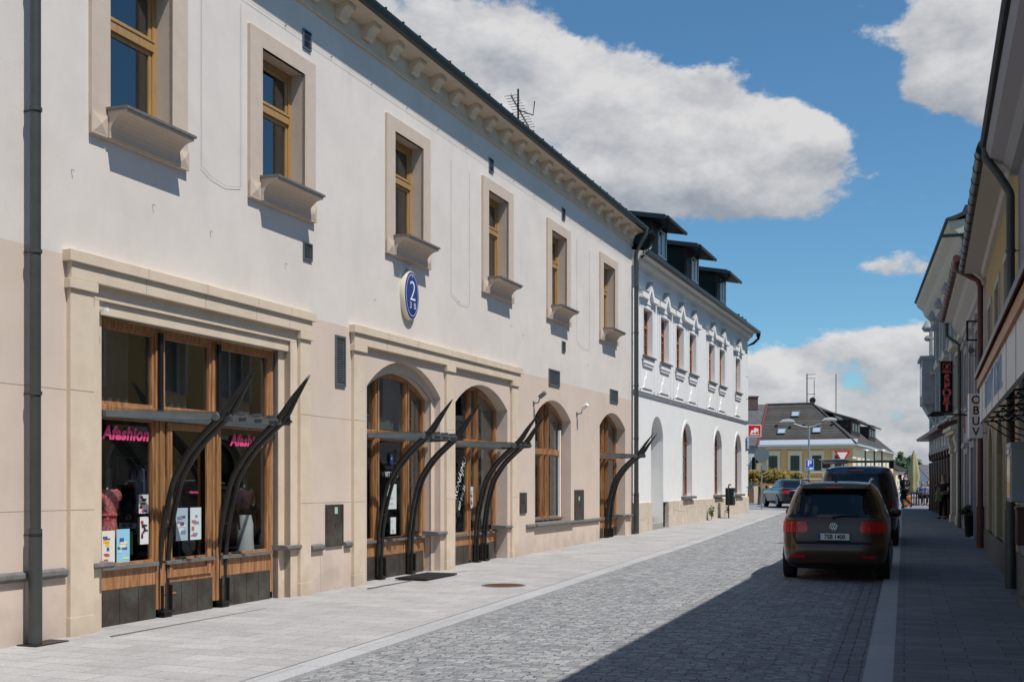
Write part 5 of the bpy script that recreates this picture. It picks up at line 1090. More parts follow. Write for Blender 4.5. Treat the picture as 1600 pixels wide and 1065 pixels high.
mb = MB(); mb.box(-.6, .6, .4, 4.0, .2, .7); mb.build('underbody', black, T)
lf.patch(lambda x, y, z: y < .9 and abs(x) < .76-(z-1.02)*.33, 1.045, 1.50, .006, 10).build('rear_window', carglass, T)
for s_ in (-1, 1): lf.patch(lambda x, y, z: x*s_ > 0 and (abs(x) > .55 and .75 < y < 3.0 and not 1.85 < y < 1.93), 1.09, 1.47, .006, 8).build('side_window', carglass, T)
lf.patch(lambda x, y, z: y > 2.4 and abs(x) < .62, 1.08, 1.50, .006, 8).build('windscreen', carglass, T)
for s_ in (-1, 1): lf.lamp(s_, .80, .975, lambda t: .415+.035*t+.04*max(0, .25-t)*4, lambda t: .30+.12*t, .012, 8, 18).build('tail_light', redlens, T); lf.lamp(s_, .862, .874, lambda t: .56, lambda t: .012, .016, 1, 4).build('lamp_bar', lensw, T)
for s_ in (-1, 1): lf.lamp(s_, .395, .437, lambda t: .47, lambda t: .05, .010, 2, 8).build('reflector', redlens, T)
lf.patch(lambda x, y, z: y < .5 and abs(x) < .62, .615, .655, .004, 2).build('tailgate_gap', black, T)
lf.patch(lambda x, y, z: y < .6, .205, .30, .006, 3).build('bumper_skirt', plastic, T)
# recess and seams
mb = MB()
for sg in (-1, 1): mb.tube([(sg*.62, .03, .65), (sg*.655, .035, .72), (sg*.66, .040, .80)], .006, 5); mb.tube([(sg*.665, .05, .985), (sg*.70, .075, 1.04)], .005, 5)
mb.tube([(-.62, -.004+.02, .635), (.62, -.004+.02, .635)], .006, 5); mb.build('tailgate_seam', black, T)
for sg in (-1, 1): mb = MB(); mb.tube([(sg*.625, -.001, .80), (sg*.628, .008, .88), (sg*.635, .04, .985)], .007, 5); mb.build('lamp_seam', black, T)
mb = MB(); mb.tube([(.02, .06, 1.055), (.12, .075, 1.075), (.42, .095, 1.07)], .012, 6); mb.lathe([(.03, 0), (.03, .04)], 12, (.0, .06, 1.04), 'y'); mb.build('rear_wiper', plastic, T)
mb = MB(); mb.prism([(-.56, 1.50), (.56, 1.50), (.52, 1.575), (-.52, 1.575)], .20, .46, 'y'); mb.build('roof_spoiler', brownpaint, T, bevel=.02)
mb = MB(); mb.box(-.14, .14, .19, .2, 1.525, 1.545); mb.build('brake_light', redlens, T)
for sg in (-1, 1):
    mb = MB(); mb.tube([(sg*.575, .52, 1.57), (sg*.58, .62, 1.645), (sg*.585, 1.2, 1.665), (sg*.585, 2.0, 1.66), (sg*.57, 2.45, 1.60)], .020, 8); mb.build('roof_rail', chrome, T)
    mb = MB(); mb.lathe([(.02, -.10), (.075, -.08), (.085, 0), (.07, .07), (.02, .09)], 16, (0, 0, 0), 'x'); o = mb.build('wing_mirror', brownpaint, T); o.location = (sg*.985, 2.98, 1.06); o.scale = (1, .55, .9)
    mb = MB(); mb.box(-.06 if sg > 0 else 0, 0 if sg > 0 else .06, -.02, .02, -.02, .02)
    mb = MB(); mb.tube([(sg*.86, 2.98, 1.01), (sg*.93, 2.98, 1.03)], .02, 6); mb.build('mirror_arm', plastic, T)
mb = MB(); mb.lathe([(.03, 0), (.02, .02), (.008, .03)], 12, (0, .72, 1.615)); mb.tube([(0, .72, 1.63), (0, .62, 1.72)], .006, 5); mb.build('aerial', plastic, T)
plate(T, .018, .735, '7SB 1400'); 
mb = MB(); mb.lathe([(.066, 0), (.066, .016), (.056, .018), (.054, .006)], 28, (0, 0, 0), 'y'); em = mb.build('emblem', chrome, T); em.location = (0, .030, .895)
em.rotation_euler = (0, 0, R(180))
def stroke(mb, a, b, wd, y0, y1):
    d = Vector((b[0]-a[0], b[1]-a[1])).normalized(); n = Vector((-d.y, d.x))*wd; mb.prism([(a[0]-n.x, a[1]-n.y), (b[0]-n.x, b[1]-n.y), (b[0]+n.x, b[1]+n.y), (a[0]+n.x, a[1]+n.y)], y0, y1, 'y')
mb = MB()
for a, b in (((-.024, .050), (0, .006)), ((.024, .050), (0, .006))): stroke(mb, a, b, .0065, .008, .017)
for a, b in (((-.046, .022), (-.021, -.044)), ((-.021, -.044), (0, -.002)), ((0, -.002), (.021, -.044)), ((.021, -.044), (.046, .022))): stroke(mb, a, b, .0065, .008, .017)
mb.build('emblem_letters', chrome, em); mb = MB(); mb.lathe([(.054, .006), (.054, .009)], 24, (0, 0, 0), 'y'); mb.build('emblem_disc', mat('emblem_blue', (.03, .05, .09), .3), em)
# ---- dark blue van
bluepaint = mat('dark_blue_paint', (.006, .012, .035), .22, metal=.3, spec=.6, coat=1.0)
V_ = thing('parked_van', 'dark blue van with roof bars parked in front of the brown car', 'van', (8.22, 27.5, g(28)-.02), hd_)
sl_ = [(.26, .84, .12, 4.6, 6), (.34, .91, .03, 4.75, 6), (.50, .94, .0, 4.85, 6), (.80, .95, .0, 4.88, 6), (1.05, .95, .015, 4.70, 6), (1.16, .94, .03, 4.3, 6), (1.22, .93, .04, 4.05, 6), (1.40, .90, .07, 3.8, 6), (1.70, .83, .13, 3.45, 6), (1.80, .80, .16, 3.3, 6), (1.88, .75, .22, 3.15, 5), (1.93, .66, .34, 3.0, 4), (1.95, .45, .6, 2.7, 3)]
lv = Loft(sl_, 96); bd = lv.body().build('body', bluepaint, V_, smooth=True); apply_bool(bd, [cutter(sx*.86, y, .40) for sx in (-1, 1) for y in (.95, 3.95)])
for x, s_ in ((.84, 1), (-.84, -1)):
    for y in (.95, 3.95): wheel(V_, x, y, .34, s_, polem)
mb = MB(); mb.box(-.65, .65, .5, 4.3, .22, .8); mb.build('underbody', black, V_)
lv.patch(lambda x, y, z: y < .6 and abs(x) < .70, 1.16, 1.76, .006, 8).build('rear_window', carglass, V_)
for s_ in (-1, 1): lv.patch(lambda x, y, z: x*s_ > 0 and (abs(x) > .7 and .45 < y < 3.6 and not 1.9 < y < 2.0), 1.20, 1.70, .006, 8).build('side_window', carglass, V_)
lv.patch(lambda x, y, z: y > 3.1 and abs(x) < .78, 1.20, 1.76, .006, 8).build('windscreen', carglass, V_)
for s_ in (-1, 1): lv.lamp(s_, .90, 1.16, lambda t: .80, lambda t: .14, .008, 6, 10).build('tail_light', redlens, V_)
lv.patch(lambda x, y, z: y < .8, .28, .42, .008, 3).build('bumper', plastic, V_)
mb = MB(); mb.box(-.16, .16, .14, .16, 1.83, 1.85); mb.build('brake_light', redlens, V_)
for y in (.62, 2.2):
    mb = MB(); mb.box(-.86, .86, y-.03, y+.03, 2.055, 2.085); rb = mb.build('roof_bar', zinc, V_, bevel=.01)
    for sg in (-1, 1): mb = MB(); mb.box(sg*.78-.05, sg*.78+.05, y-.05, y+.05, 1.90, 2.055); mb.build('bar_foot', plastic, rb, bevel=.015)
for sg in (-1, 1): mb = MB(); mb.box(sg*1.07-.07, sg*1.07+.07, 3.66, 3.76, 1.12, 1.36); mb.build('wing_mirror', plastic, V_, bevel=.03)
mb = MB(); mb.tube([(-.3, .05, 1.25), (.25, .06, 1.2)], .012, 6); mb.build('rear_wiper', plastic, V_)
# bundle on roof bars
rl = thing('roof_load', 'silver pipe section and bundle lying left on the van roof bars', 'roof load', (7.78, 28.1, g(28)+2.07), hd_); mb = MB(); mb.box(-.28, .58, -.10, .06, 0, .03); mb.tube([(-.18, .0, -.05), (.38, .0, -.04)], .045, 10); mb.build('tray', polem, rl, bevel=.008)
# ---- black saloon
blackpaint = mat('black_metallic', (.006, .007, .010), .2, metal=.1, spec=.4, coat=.5)
A_ = thing('parked_car', 'black saloon car standing in the sun at the far corner', 'car', at(1250, 57.5), R(0))
sl_ = [(.20, .80, .25, 4.7, 5), (.30, .88, .05, 4.88, 5), (.50, .91, .0, 4.92, 5), (.70, .92, .02, 4.90, 5), (.85, .91, .05, 4.6, 5), (.93, .88, .10, 4.2, 5), (.97, .80, .25, 3.7, 5), (.985, .74, .75, 3.45, 5), (1.10, .70, 1.0, 3.2, 4), (1.25, .65, 1.3, 2.95, 4), (1.36, .60, 1.55, 2.75, 4), (1.42, .52, 1.8, 2.5, 3.5), (1.445, .3, 2.0, 2.3, 3)]
la = Loft(sl_, 96); bd = la.body().build('body', blackpaint, A_, smooth=True); apply_bool(bd, [cutter(sx*.82, y, .37) for sx in (-1, 1) for y in (1.05, 3.95)])
for x, s_ in ((.81, 1), (-.81, -1)):
    for y in (1.05, 3.95): wheel(A_, x, y, .34, s_, polem)
mb = MB(); mb.box(-.6, .6, .5, 4.3, .2, .7); mb.build('underbody', black, A_)
la.patch(lambda x, y, z: y < 1.75 and abs(x) < .60, .995, 1.33, .006, 8).build('rear_window', carglass, A_)
for s_ in (-1, 1): la.patch(lambda x, y, z: x*s_ > 0 and (abs(x) > .5 and 1.15 < y < 3.1 and not 2.1 < y < 2.17), 1.01, 1.34, .006, 8).build('side_window', mat('side_glass', (.05, .06, .06), .05, spec=.8), A_)
la.patch(lambda x, y, z: y > 2.6 and abs(x) < .62, 1.0, 1.35, .006, 8).build('windscreen', carglass, A_)
for s_ in (-1, 1): la.lamp(s_, .70, .86, lambda t: .56-.06*t, lambda t: .35, .008, 6, 12).build('tail_light', redlens, A_)
la.patch(lambda x, y, z: y < .3 and abs(x) < .5, .84, .865, .010, 2).build('chrome_strip', chrome, A_)
plate(A_, .0, .60, '4H2 7180')
for sg in (-1, 1): mb = MB(); mb.box(sg*1.0-.06, sg*1.0+.06, 3.0, 3.1, .95, 1.1); mb.build('wing_mirror', blackpaint, A_, bevel=.03)

# ================================================================== RIGHT SIDE
RF = Frame(1.33, 0, -.3611, -1)          # s' runs towards the camera
sR = lambda Y: -Y*math.sqrt(1+.3611**2)
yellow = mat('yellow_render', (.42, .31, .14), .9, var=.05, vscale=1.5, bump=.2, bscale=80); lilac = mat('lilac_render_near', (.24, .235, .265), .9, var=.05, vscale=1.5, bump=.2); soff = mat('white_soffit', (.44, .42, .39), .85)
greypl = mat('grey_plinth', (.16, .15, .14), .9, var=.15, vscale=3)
# R1 lilac shop house
a, b = sR(16.9), sR(-14)
R1 = RF.root('lilac_shop_house', 'lilac rendered shop house at the right edge of the photo', 'building', a)
doorop = Op(sR(15.35), sR(12.6), .15, 2.45); so2 = Op(sR(11.6), sR(7.5), .6, 2.45); arches = [Op(sR(4-4*i), sR(1.6-4*i), .5, 2.2, .6) for i in range(4)]
uw = [Op(sR(14.6-3.4*i), sR(13.5-3.4*i), 4.0, 5.5) for i in range(7)]
mb = MB(); wall(mb, a, b, -.2, 6.35, [doorop, so2]+arches+uw)
for o in [doorop, so2]+arches+uw: reveal(mb, o, 0, .3)
mb.quad((a, 0, -.2), (a, 9, -.2), (a, 9, 6.35), (a, 0, 6.35)); mb.quad((b, 0, -.2), (b, 9, -.2), (b, 9, 6.35), (b, 0, 6.35)); mb.quad((a, 9, -.2), (b, 9, -.2), (b, 9, 6.35), (a, 9, 6.35))
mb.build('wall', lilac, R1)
mb = MB(); mb.box(a-.02, sR(15.35)-.01, -.035, .05, -.2, .62); mb.box(sR(12.55), b, -.035, .05, -.2, .5); mb.build('plinth', greypl, R1)
mb = MB(); mb.box(sR(15.3), sR(12.6), -.12, .4, -.1, .14); mb.build('doorstep', greypl, R1)
for o in [doorop, so2]+arches+uw:
    mb = MB(); ring(mb, o, o.inset(.07), .2, .27); c = (o.s0+o.s1)/2; mb.box(c-.04, c+.04, .2, .27, o.z0, o.z1); f = mb.build('window_frame', darkwood if o in (doorop, so2) else whitep, R1)
    mb = MB(); mb.prism(o.inset(.03).outline(), .235, .245, 'y'); mb.build('window_pane', blackgl, f)
mb = MB(); mb.prism([(.1, 6.15), (-.12, 6.18), (-.22, 6.30), (-.40, 6.38), (-.45, 6.50), (-.45, 6.58), (.1, 6.62)], a-.1, b, 'x'); mb.build('eaves_cornice', mat('grey_cornice', (.30, .30, .32), .8), R1)
mb = MB(); mb.prism([(-.45, 6.58), (-.50, 6.56), (-.53, 6.60), (-.53, 6.66), (-.44, 6.68), (4.5, 9.5), (4.5, 9.3)], a-.15, b, 'x'); mb.add([(a, 4.5, 9.4), (b, 4.5, 9.4), (b, 9.2, 6.4), (a, 9.2, 6.4)], [(0, 1, 2, 3)]); mb.build('roof', rooft, R1)
mb = MB(); mb.lathe([(.05, 0), (.09, .04), (.06, .1)], 10, (a-.1, -.48, 6.62)); mb.build('ridge_cap', brownpipe, R1)
downpipe(R1, sR(16.75), 6.55, .1, .06, pipe_m, -.12, -.45, rings=(1.3, 2.6, 3.8, 5))
# awning sign box
aw = RF.root('shop_awning', 'wooden shop canopy with faded blue lettering on a white fascia', 'awning', sR(16.6), 2.6)
a1, b1 = sR(16.6), sR(3.0)
mb = MB(); mb.prism([(0, 3.62), (-.62, 3.20), (-.62, 3.13), (-.05, 3.45), (0, 3.5)], a1, b1, 'x'); mb.build('roof', darkwood, aw)
mb = MB(); mb.box(a1+.03, b1, -.58, -.535, 3.0, 3.13); mb.prism([(-.05, 3.42), (-.56, 3.12), (-.54, 3.10), (-.05, 3.38)], a1+.03, b1, 'x'); mb.build('fascia_board', wood('orange_board', (.33, .13, .04), (.45, .2, .07), .5, (1.5, 10, 10)), aw)
mb = MB(); mb.box(a1+.05, b1, -.545, -.50, 2.50, 3.0); mb.build('sign_panel', mat('off_white_panel', (.62, .60, .57), .5, var=.04), aw)
for i in range(10): mb = MB(); t = a1+.9+i*1.3; mb.box(t, t+.012, -.549, -.545, 2.5, 3.0); mb.build('panel_joint', zinc, aw)
text('BYTOVÝ TEXTIL', .52, mat('faded_blue', (.22, .38, .62), .6), aw, (sR(16.2)+3.2-a1, -.55, 2.76-2.6), (R(90), 0, 0), extrude=.002)
mb = MB()
for i in range(11): t = a1+.1+i*1.2; mb.tube([(t, 0, 2.55), (t, -.5, 2.52)], .012, 5); mb.tube([(t, 0, 2.25), (t, -.2, 2.32), (t, -.45, 2.5)], .010, 5)
for y in (-.1, -.2, -.3, -.4): mb.tube([(a1+.1, y, 2.53), (b1, y, 2.53)], .010, 5)
mb.build('iron_bracket', steel, aw)
sc1 = RF.root('display_case', 'grey metal display case with glass front on the wall by the dark downpipe', 'display case', sR(15.9), 1.38); mb = MB(); mb.box(-.0, .75, -.22, 0, 0, .80); mb.box(-.01, .76, -.23, 0, .72, .80); mb.build('case', polem, sc1, off=(0, 0, 0), bevel=.01)
mb = MB(); mb.box(.06, .69, -.226, -.221, .06, .62); mb.build('glass', blackgl, sc1, off=(0, 0, 0)); mb = MB(); mb.box(.1, .65, -.234, -.231, .655, .71); mb.build('label_strip', whitep, sc1, off=(0, 0, 0))
sc2 = RF.root('letter_box', 'brown wall box below the grey display case', 'letter box', sR(15.75), .80); mb = MB(); mb.box(0, .4, -.13, 0, 0, .5); mb.box(-.01, .41, -.14, 0, .47, .51); mb.build('box', darkwood, sc2, off=(0, 0, 0), bevel=.008)
# R2 yellow house
a, b = sR(26.4), sR(16.92)
R2 = RF.root('yellow_house', 'narrow yellow rendered house with arched ground floor on the right', 'building', a)
ga = [Op(sR(24.9), sR(23.2), .62, 2.2, .62), Op(sR(21.9), sR(20.0), .62, 2.2, .70)]; gu = [Op(sR(25.2), sR(24.0), 3.9, 5.4), Op(sR(22.6), sR(21.3), 3.9, 5.4), Op(sR(19.8), sR(18.5), 3.9, 5.4)]
mb = MB(); wall(mb, a, b, -.2, 6.5, ga+gu)
for o in ga+gu: reveal(mb, o, 0, .25)
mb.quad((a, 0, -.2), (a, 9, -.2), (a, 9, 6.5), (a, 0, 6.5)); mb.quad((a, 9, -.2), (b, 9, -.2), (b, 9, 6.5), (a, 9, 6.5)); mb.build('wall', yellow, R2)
for o in ga+gu:
    mb = MB(); ring(mb, Op(o.s0-.12, o.s1+.12, o.z0, o.z1+(.12 if o.rise == 0 else 0), o.rise+(.12 if o.rise else 0)), o, -.03, .003); mb.build('window_surround', soff, R2)
    mb = MB(); ring(mb, o, o.inset(.07), .17, .23); c = (o.s0+o.s1)/2; mb.box(c-.04, c+.04, .17, .23, o.z0, o.z1); f = mb.build('window_frame', mat('grey_frame', (.32, .34, .38), .6), R2); mb = MB(); mb.prism(o.inset(.03).outline(), .2, .21, 'y'); mb.build('window_pane', blackgl, f)
mb = MB(); mb.box(a, b, -.05, .05, -.2, .60); mb.build('plinth', greypl, R2)
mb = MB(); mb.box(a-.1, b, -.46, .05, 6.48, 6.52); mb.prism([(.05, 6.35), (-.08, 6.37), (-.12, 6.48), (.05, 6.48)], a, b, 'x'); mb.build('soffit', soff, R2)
mb = MB(); mb.tube([(a-.15, -.50, 6.58), (b, -.50, 6.58)], .085, 12)
for i in range(14): t = a+i*.75; mb.tube([(t, -.50, 6.58), (t+.03, -.50, 6.58)], .095, 12)
mb.build('gutter', gutter_m, R2)
mb = MB(); mb.add([(a-.1, -.46, 6.56), (b, -.46, 6.56), (b, 4.5, 9.4), (a-.1, 4.5, 9.4), (b, 9.2, 6.6), (a-.1, 9.2, 6.6), (a-.1, -.46, 6.5), (a-.1, 4.5, 9.3)], [(0, 1, 2, 3), (3, 2, 4, 5), (0, 3, 7, 6)]); mb.build('roof', rooft, R2)
# R3 white-pink house with OBUV sign
R3F = Frame(10.86-.34*26.4, 0, -.34, -1); s3 = lambda Y: -Y*math.sqrt(1+.34**2)
a, b = s3(36.5), s3(26.42)
R3 = R3F.root('peeling_white_house', 'white house with peeling plaster and copper brown gutter on the right', 'building', a)
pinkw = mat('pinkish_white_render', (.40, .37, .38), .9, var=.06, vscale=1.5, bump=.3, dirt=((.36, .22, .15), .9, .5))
gu = [Op(s3(35), s3(33.8), 3.9, 5.5), Op(s3(32.4), s3(31.2), 3.9, 5.5), Op(s3(29.7), s3(28.5), 3.9, 5.5), Op(s3(34.6), s3(33.4), .7, 2.5), Op(s3(31.5), s3(30.2), .2, 2.6)]
mb = MB(); wall(mb, a, b, -.2, 6.6, gu)
for o in gu: reveal(mb, o, 0, .2)
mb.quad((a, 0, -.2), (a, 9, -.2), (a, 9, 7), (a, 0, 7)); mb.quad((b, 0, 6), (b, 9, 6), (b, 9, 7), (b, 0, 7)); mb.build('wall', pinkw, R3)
for o in gu:
    mb = MB(); ring(mb, Op(o.s0-.15, o.s1+.15, o.z0-.1, o.z1+.2), o, -.05, .003); mb.box(o.s0-.22, o.s1+.22, -.14, 0, o.z1+.2, o.z1+.32); mb.build('window_surround', pinkw, R3)
    mb = MB(); ring(mb, o, o.inset(.07), .14, .2); f = mb.build('window_frame', whitep, R3); mb = MB(); mb.prism(o.inset(.03).outline(), .16, .17, 'y'); mb.build('window_pane', blackgl, f)
mb = MB(); mb.prism([(.05, 6.2), (-.06, 6.22), (-.10, 6.34), (-.28, 6.5), (-.34, 6.66), (-.52, 6.74), (-.55, 6.82), (.05, 6.9)], a, b, 'x'); mb.build('eaves_cornice', soff, R3)
mb = MB(); mb.tube([(a-.1, -.62, 6.86), (b-.15, -.62, 6.86)], .085, 12)
for i in range(14): t = a+i*.75; mb.tube([(t, -.62, 6.86), (t+.03, -.62, 6.86)], .095, 12)
mb.build('gutter', brownpipe, R3)
mb = MB(); mb.tube([(b-.3, -.62, 6.8), (b-.3, -.62, 6.62), (b-.3, -.16, 6.35), (b-.3, -.10, 6.2), (b-.3, -.10, .2)], .065, 12); mb.tube([(b-.3, -.10, .15), (b-.3, -.10, 1.1)], .085, 12); mb.build('downpipe', brownpipe, R3)
mb = MB(); mb.tube([(a+.25, -.5, 6.7), (a+.25, -.5, 6.3), (a+.25, -.12, 6.0), (a+.25, -.12, .2)], .06, 10); mb.build('downpipe', pipe_m, R3)
mb = MB(); mb.add([(a, -.55, 6.88), (b, -.55, 6.88), (b, 4.5, 9.8), (a, 4.5, 9.8), (b, 9.2, 6.9), (a, 9.2, 6.9), (b, -.55, 6.8), (b, 4.5, 9.7)], [(0, 1, 2, 3), (3, 2, 4, 5), (1, 2, 7, 6)]); mb.build('roof', rooft, R3)
random.seed(11); mb = MB()
for i in range(40):
    t = a+.5+random.uniform(0, .9); z = random.uniform(3.2, 5.8); r_ = random.uniform(.06, .2); mb.prism([(t+r_*math.cos(k)*random.uniform(.6, 1.2), z+r_*1.3*math.sin(k)) for k in [j*.9 for j in range(7)]], -.006-.0004*i, .0, 'y')
mb.build('bare_brick_patch', mat('bare_brick', (.30, .13, .07), .9, var=.3, vscale=10), R3)
def fsign(name, label, cat, px0, px1, py0, py1, Y):
    x0, x1 = (px0-800)/1800*Y, (px1-800)/1800*Y; z0, z1 = 1.62+(756-py1)/1800*Y, 1.62+(756-py0)/1800*Y
    return thing(name, label, cat, (x0, Y, z0)), x1-x0, z1-z0
sg_, w_, h_ = fsign('shop_sign', 'tall white projecting sign reading OBUV in dark red letters', 'sign', 1513, 1534.5, 615, 684, 26.2)
mb = MB(); mb.box(0, w_, -.04, .04, 0, h_); mb.build('panel', mat('sign_white', (.86, .88, .92), .5), sg_, bevel=.005)
for i, c_ in enumerate('OBUV'): text(c_, .26, mat('dark_red', (.16, .02, .025), .6), sg_, (w_/2, -.043, h_*(.855-.24*i)), (R(90), 0, 0), off=.006, extrude=.001)
mb = MB()
for z in (.12, .88): mb.tube([(w_, 0, h_*z), (w_+.22, .15, h_*z)], .012, 6)
mb.build('bracket', steel, sg_)
sg_, w_, h_ = fsign('shop_sign', 'tall black projecting sign with red lettering SPORT', 'sign', 1469, 1488, 564, 645, 42.5)
mb = MB(); mb.box(0, w_, -.05, .05, 0, h_); mb.build('panel', black, sg_, bevel=.01)
rl_ = mat('salmon_letters', (.95, .20, .16), .5)
for i, c_ in enumerate('SPORT'): text(c_, .40, rl_, sg_, (w_/2, -.053, h_*(.655-.135*i)), (R(90), 0, 0), off=.022, extrude=.001)
text('PREMA', .11, rl_, sg_, (w_/2, -.053, h_*.79), (R(90), 0, 0), off=.006, extrude=.001)
mb = MB(); ring(mb, Op(.08, w_-.08, h_*.83, h_*.96), Op(.095, w_-.095, h_*.83+.015, h_*.96-.015), -.056, -.051); mb.prism([(.11, h_*.845), (.18, h_*.87), (.20, h_*.90), (.16, h_*.935), (.24, h_*.92), (.34, h_*.95), (.30, h_*.91), (.26, h_*.89), (.33, h_*.87), (.24, h_*.86)], -.056, -.051, 'y'); mb.build('emblem', rl_, sg_)
mb = MB()
for z in (.1, .9): mb.tube([(w_, 0, h_*z), (w_+.45, .1, h_*z)], .02, 6)
mb.build('bracket', steel, sg_)
x, y, _ = R3F.w(s3(34.2), 0, 0)
ln = thing('wall_lamp', 'dark street lamp on a horizontal arm reaching left over the right pavement', 'street lamp', (x, y, 3.70))
mb = MB(); mb.tube([(0, 0, -.03), (-.75, 0, 0)], .025, 8); mb.build('arm', steel, ln); mb = MB(); mb.prism([(-1.2, -.05), (-1.0, -.08), (-.72, -.06), (-.68, .02), (-.85, .08), (-1.05, .07)], -.1, .1, 'y'); mb.build('lamp_head', steel, ln, bevel=.03)
x, y, _ = R3F.w(s3(28.4), -.02, 0)
fb = thing('empty_sign_frame', 'empty black square sign frame on the white wall above the downpipe', 'frame', (x, y, 5.15)); mb = MB(); ring(mb, Op(-.32, 0, 0, .5), Op(-.28, -.04, .04, .46), -.02, .02); mb.build('frame', black, fb)
x, y, _ = R3F.w(s3(29.6), -.02, 0)
fb = thing('traffic_mirror', 'small round disc on a thin bracket on the white wall', 'mirror', (x, y, 4.93)); mb = MB(); mb.lathe([(.085, -.01), (.085, .01)], 20, (-.14, -.03, .12), 'y'); mb.build('disc', polem, fb); mb = MB(); mb.tube([(0, 0, 0), (-.14, 0, -.01), (-.14, -.01, .1)], .01, 6); mb.build('bracket', steel, fb)
# planter
x, y = (1515-800)/1800*31.6, 31.6
plr = thing('planter', 'tall black pot with leafy plant standing against the white house', 'planter', (x, y, g(y)+.005)); mb = MB(); mb.lathe([(.11, 0), (.115, .02), (.15, .54), (.165, .56), (.165, .58), (.14, .58), (.13, .5)], 20); mb.build('pot', plastic, plr)
mb = MB(); leaves(mb, (0, 0, .72), (.24, .24, .17), 420, .045, 33); leaves(mb, (.17, -.05, .50), (.08, .08, .2), 90, .04, 34); mb.build('foliage', leafm('pot_leaf', [(.04, .07, .03), (.05, .09, .035), (.09, .05, .04)]), plr)
mb = MB()
for k in range(7): mb.tube([(0, 0, .5), (.13*math.cos(k*.9), .13*math.sin(k*.9), .74)], .006, 5)
mb.build('stem', MATS['stem'], plr)
# R4 ornate house
R4F = Frame(4.1, 0, -.29, -1); s4 = lambda Y: -Y*math.sqrt(1+.29**2)
a, b = s4(53.5), s4(36.6)
R4 = R4F.root('ornate_grey_house', 'ornate grey stucco house with carved brown shopfront far down on the right', 'building', a)
ogrey = mat('ornate_grey', (.36, .37, .38), .9, var=.12, vscale=2.5, bump=.5, bscale=10, dirt=((.22, .15, .10), 1.1, .4)); ocream = mat('ornate_cream', (.55, .50, .40), .9, var=.08, vscale=4)
ou = [Op(s4(52.6-3.4*i), s4(51.3-3.4*i), z, z+2.0) for i in range(5) for z in (4.3, 7.0)]; ou = [o for o in ou if o.z0 < 5 or True]
mb = MB(); wall(mb, a, b, -.2, 9.95, ou)
for o in ou: reveal(mb, o, 0, .25)
mb.quad((a, 0, -.2), (a, 9, -.2), (a, 9, 9.5), (a, 0, 9.5)); mb.quad((b, 0, 4), (b, 9, 4), (b, 9, 9.9), (b, 0, 9.9)); mb.build('wall', ogrey, R4)
mb = MB()
for o in ou: mb.box(o.s0, o.s1, .2, .21, o.z0, o.z1)
mb.build('window_pane', blackgl, R4)
for o in ou:
    mb = MB(); ring(mb, Op(o.s0-.16, o.s1+.16, o.z0-.12, o.z1+.15), o, -.09, .0); mb.prism([(o.s0-.3, o.z1+.2), (o.s1+.3, o.z1+.2), (o.s1+.3, o.z1+.3), ((o.s0+o.s1)/2, o.z1+.62), (o.s0-.3, o.z1+.3)], -.32, 0, 'y'); mb.box(o.s0-.25, o.s1+.25, -.22, 0, o.z0-.22, o.z0-.12); mb.build('window_surround', ocream, R4, bevel=.01)
for i in range(6):
    t = s4(54.6-3.6*i); mb = MB(); mb.box(t-.2, t+.2, -.14, 0, 3.8, 8.9); mb.lathe([(.16, 0), (.24, .12), (.14, .24)], 10, (t, -.16, 8.4)); mb.lathe([(.2, 0), (.3, .15), (.1, .5)], 8, (t, -.2, 8.85)); mb.build('pilaster', ogrey, R4, bevel=.01)
mb = MB(); mb.prism([(.05, 8.9), (-.15, 8.95), (-.22, 9.2), (-.42, 9.4), (-.52, 9.65), (-.75, 9.85), (-.8, 10.02), (.1, 10.1)], a, b, 'x'); mb.build('eaves_cornice', ocream, R4)
mb = MB(); mb.prism([(-.85, 10.03), (-.88, 10.10), (-.6, 10.18), (4, 12.2), (4, 12.0), (-.6, 10.05)], a-.1, b+.1, 'x'); mb.box(b-.9, b+.05, -.3, 1.5, 10.1, 10.5); mb.build('roof', rooft, R4)
mb = MB(); mb.box(b, b+.05, -1.0, .5, 9.5, 9.6); mb.tube([(b+.02, -.3, 9.6), (b+.02, -.3, .5)], .09, 8); mb.build('downpipe', gutter_m, R4)
# bay and lantern at the far end
mb = MB(); mb.box(a+.2, a+2.2, -.65, 0, 5.2, 7.2); mb.box(a+.1, a+2.3, -.75, 0, 7.2, 7.35); mb.prism([(0, 4.2), (-.2, 4.5), (-.6, 5.2), (0, 5.2)], a+.4, a+2.0, 'x'); bay = mb.build('bay_window', ogrey, R4)
for k in range(3): mb = MB(); mb.box(a+.35+k*.6, a+.8+k*.6, -.665, -.65, 5.6, 6.9); mb.build('window_pane', blackgl, bay)
# cream stone doorcase
dc = MB(); t0, t1 = s4(40.9), s4(38.2)
for t in (t0, t1-.55):
    dc.box(t, t+.55, -.42, 0, .1, .55); dc.box(t+.05, t+.50, -.38, 0, .55, 2.7); dc.box(t-.02, t+.57, -.44, 0, 2.7, 2.82); dc.prism([(0, 2.82), (-.40, 2.82), (-.50, 3.15), (-.46, 3.3), (0, 3.3)], t+.05, t+.5, 'x')
dc.box(t0-.1, t1+.1, -.54, 0, 3.3, 3.42); dc.box(t0-.15, t1+.15, -.62, 0, 3.42, 3.56); dc.prism([(0, 3.56), (-.60, 3.56), (0, 3.8)], t0-.1, t1+.1, 'x'); dc.build('stone_doorcase', ocream, R4, bevel=.02)
mb = MB(); mb.box(t0+.6, t1-.6, -.05, .0, .2, 3.2); mb.build('door', darkwood, R4)
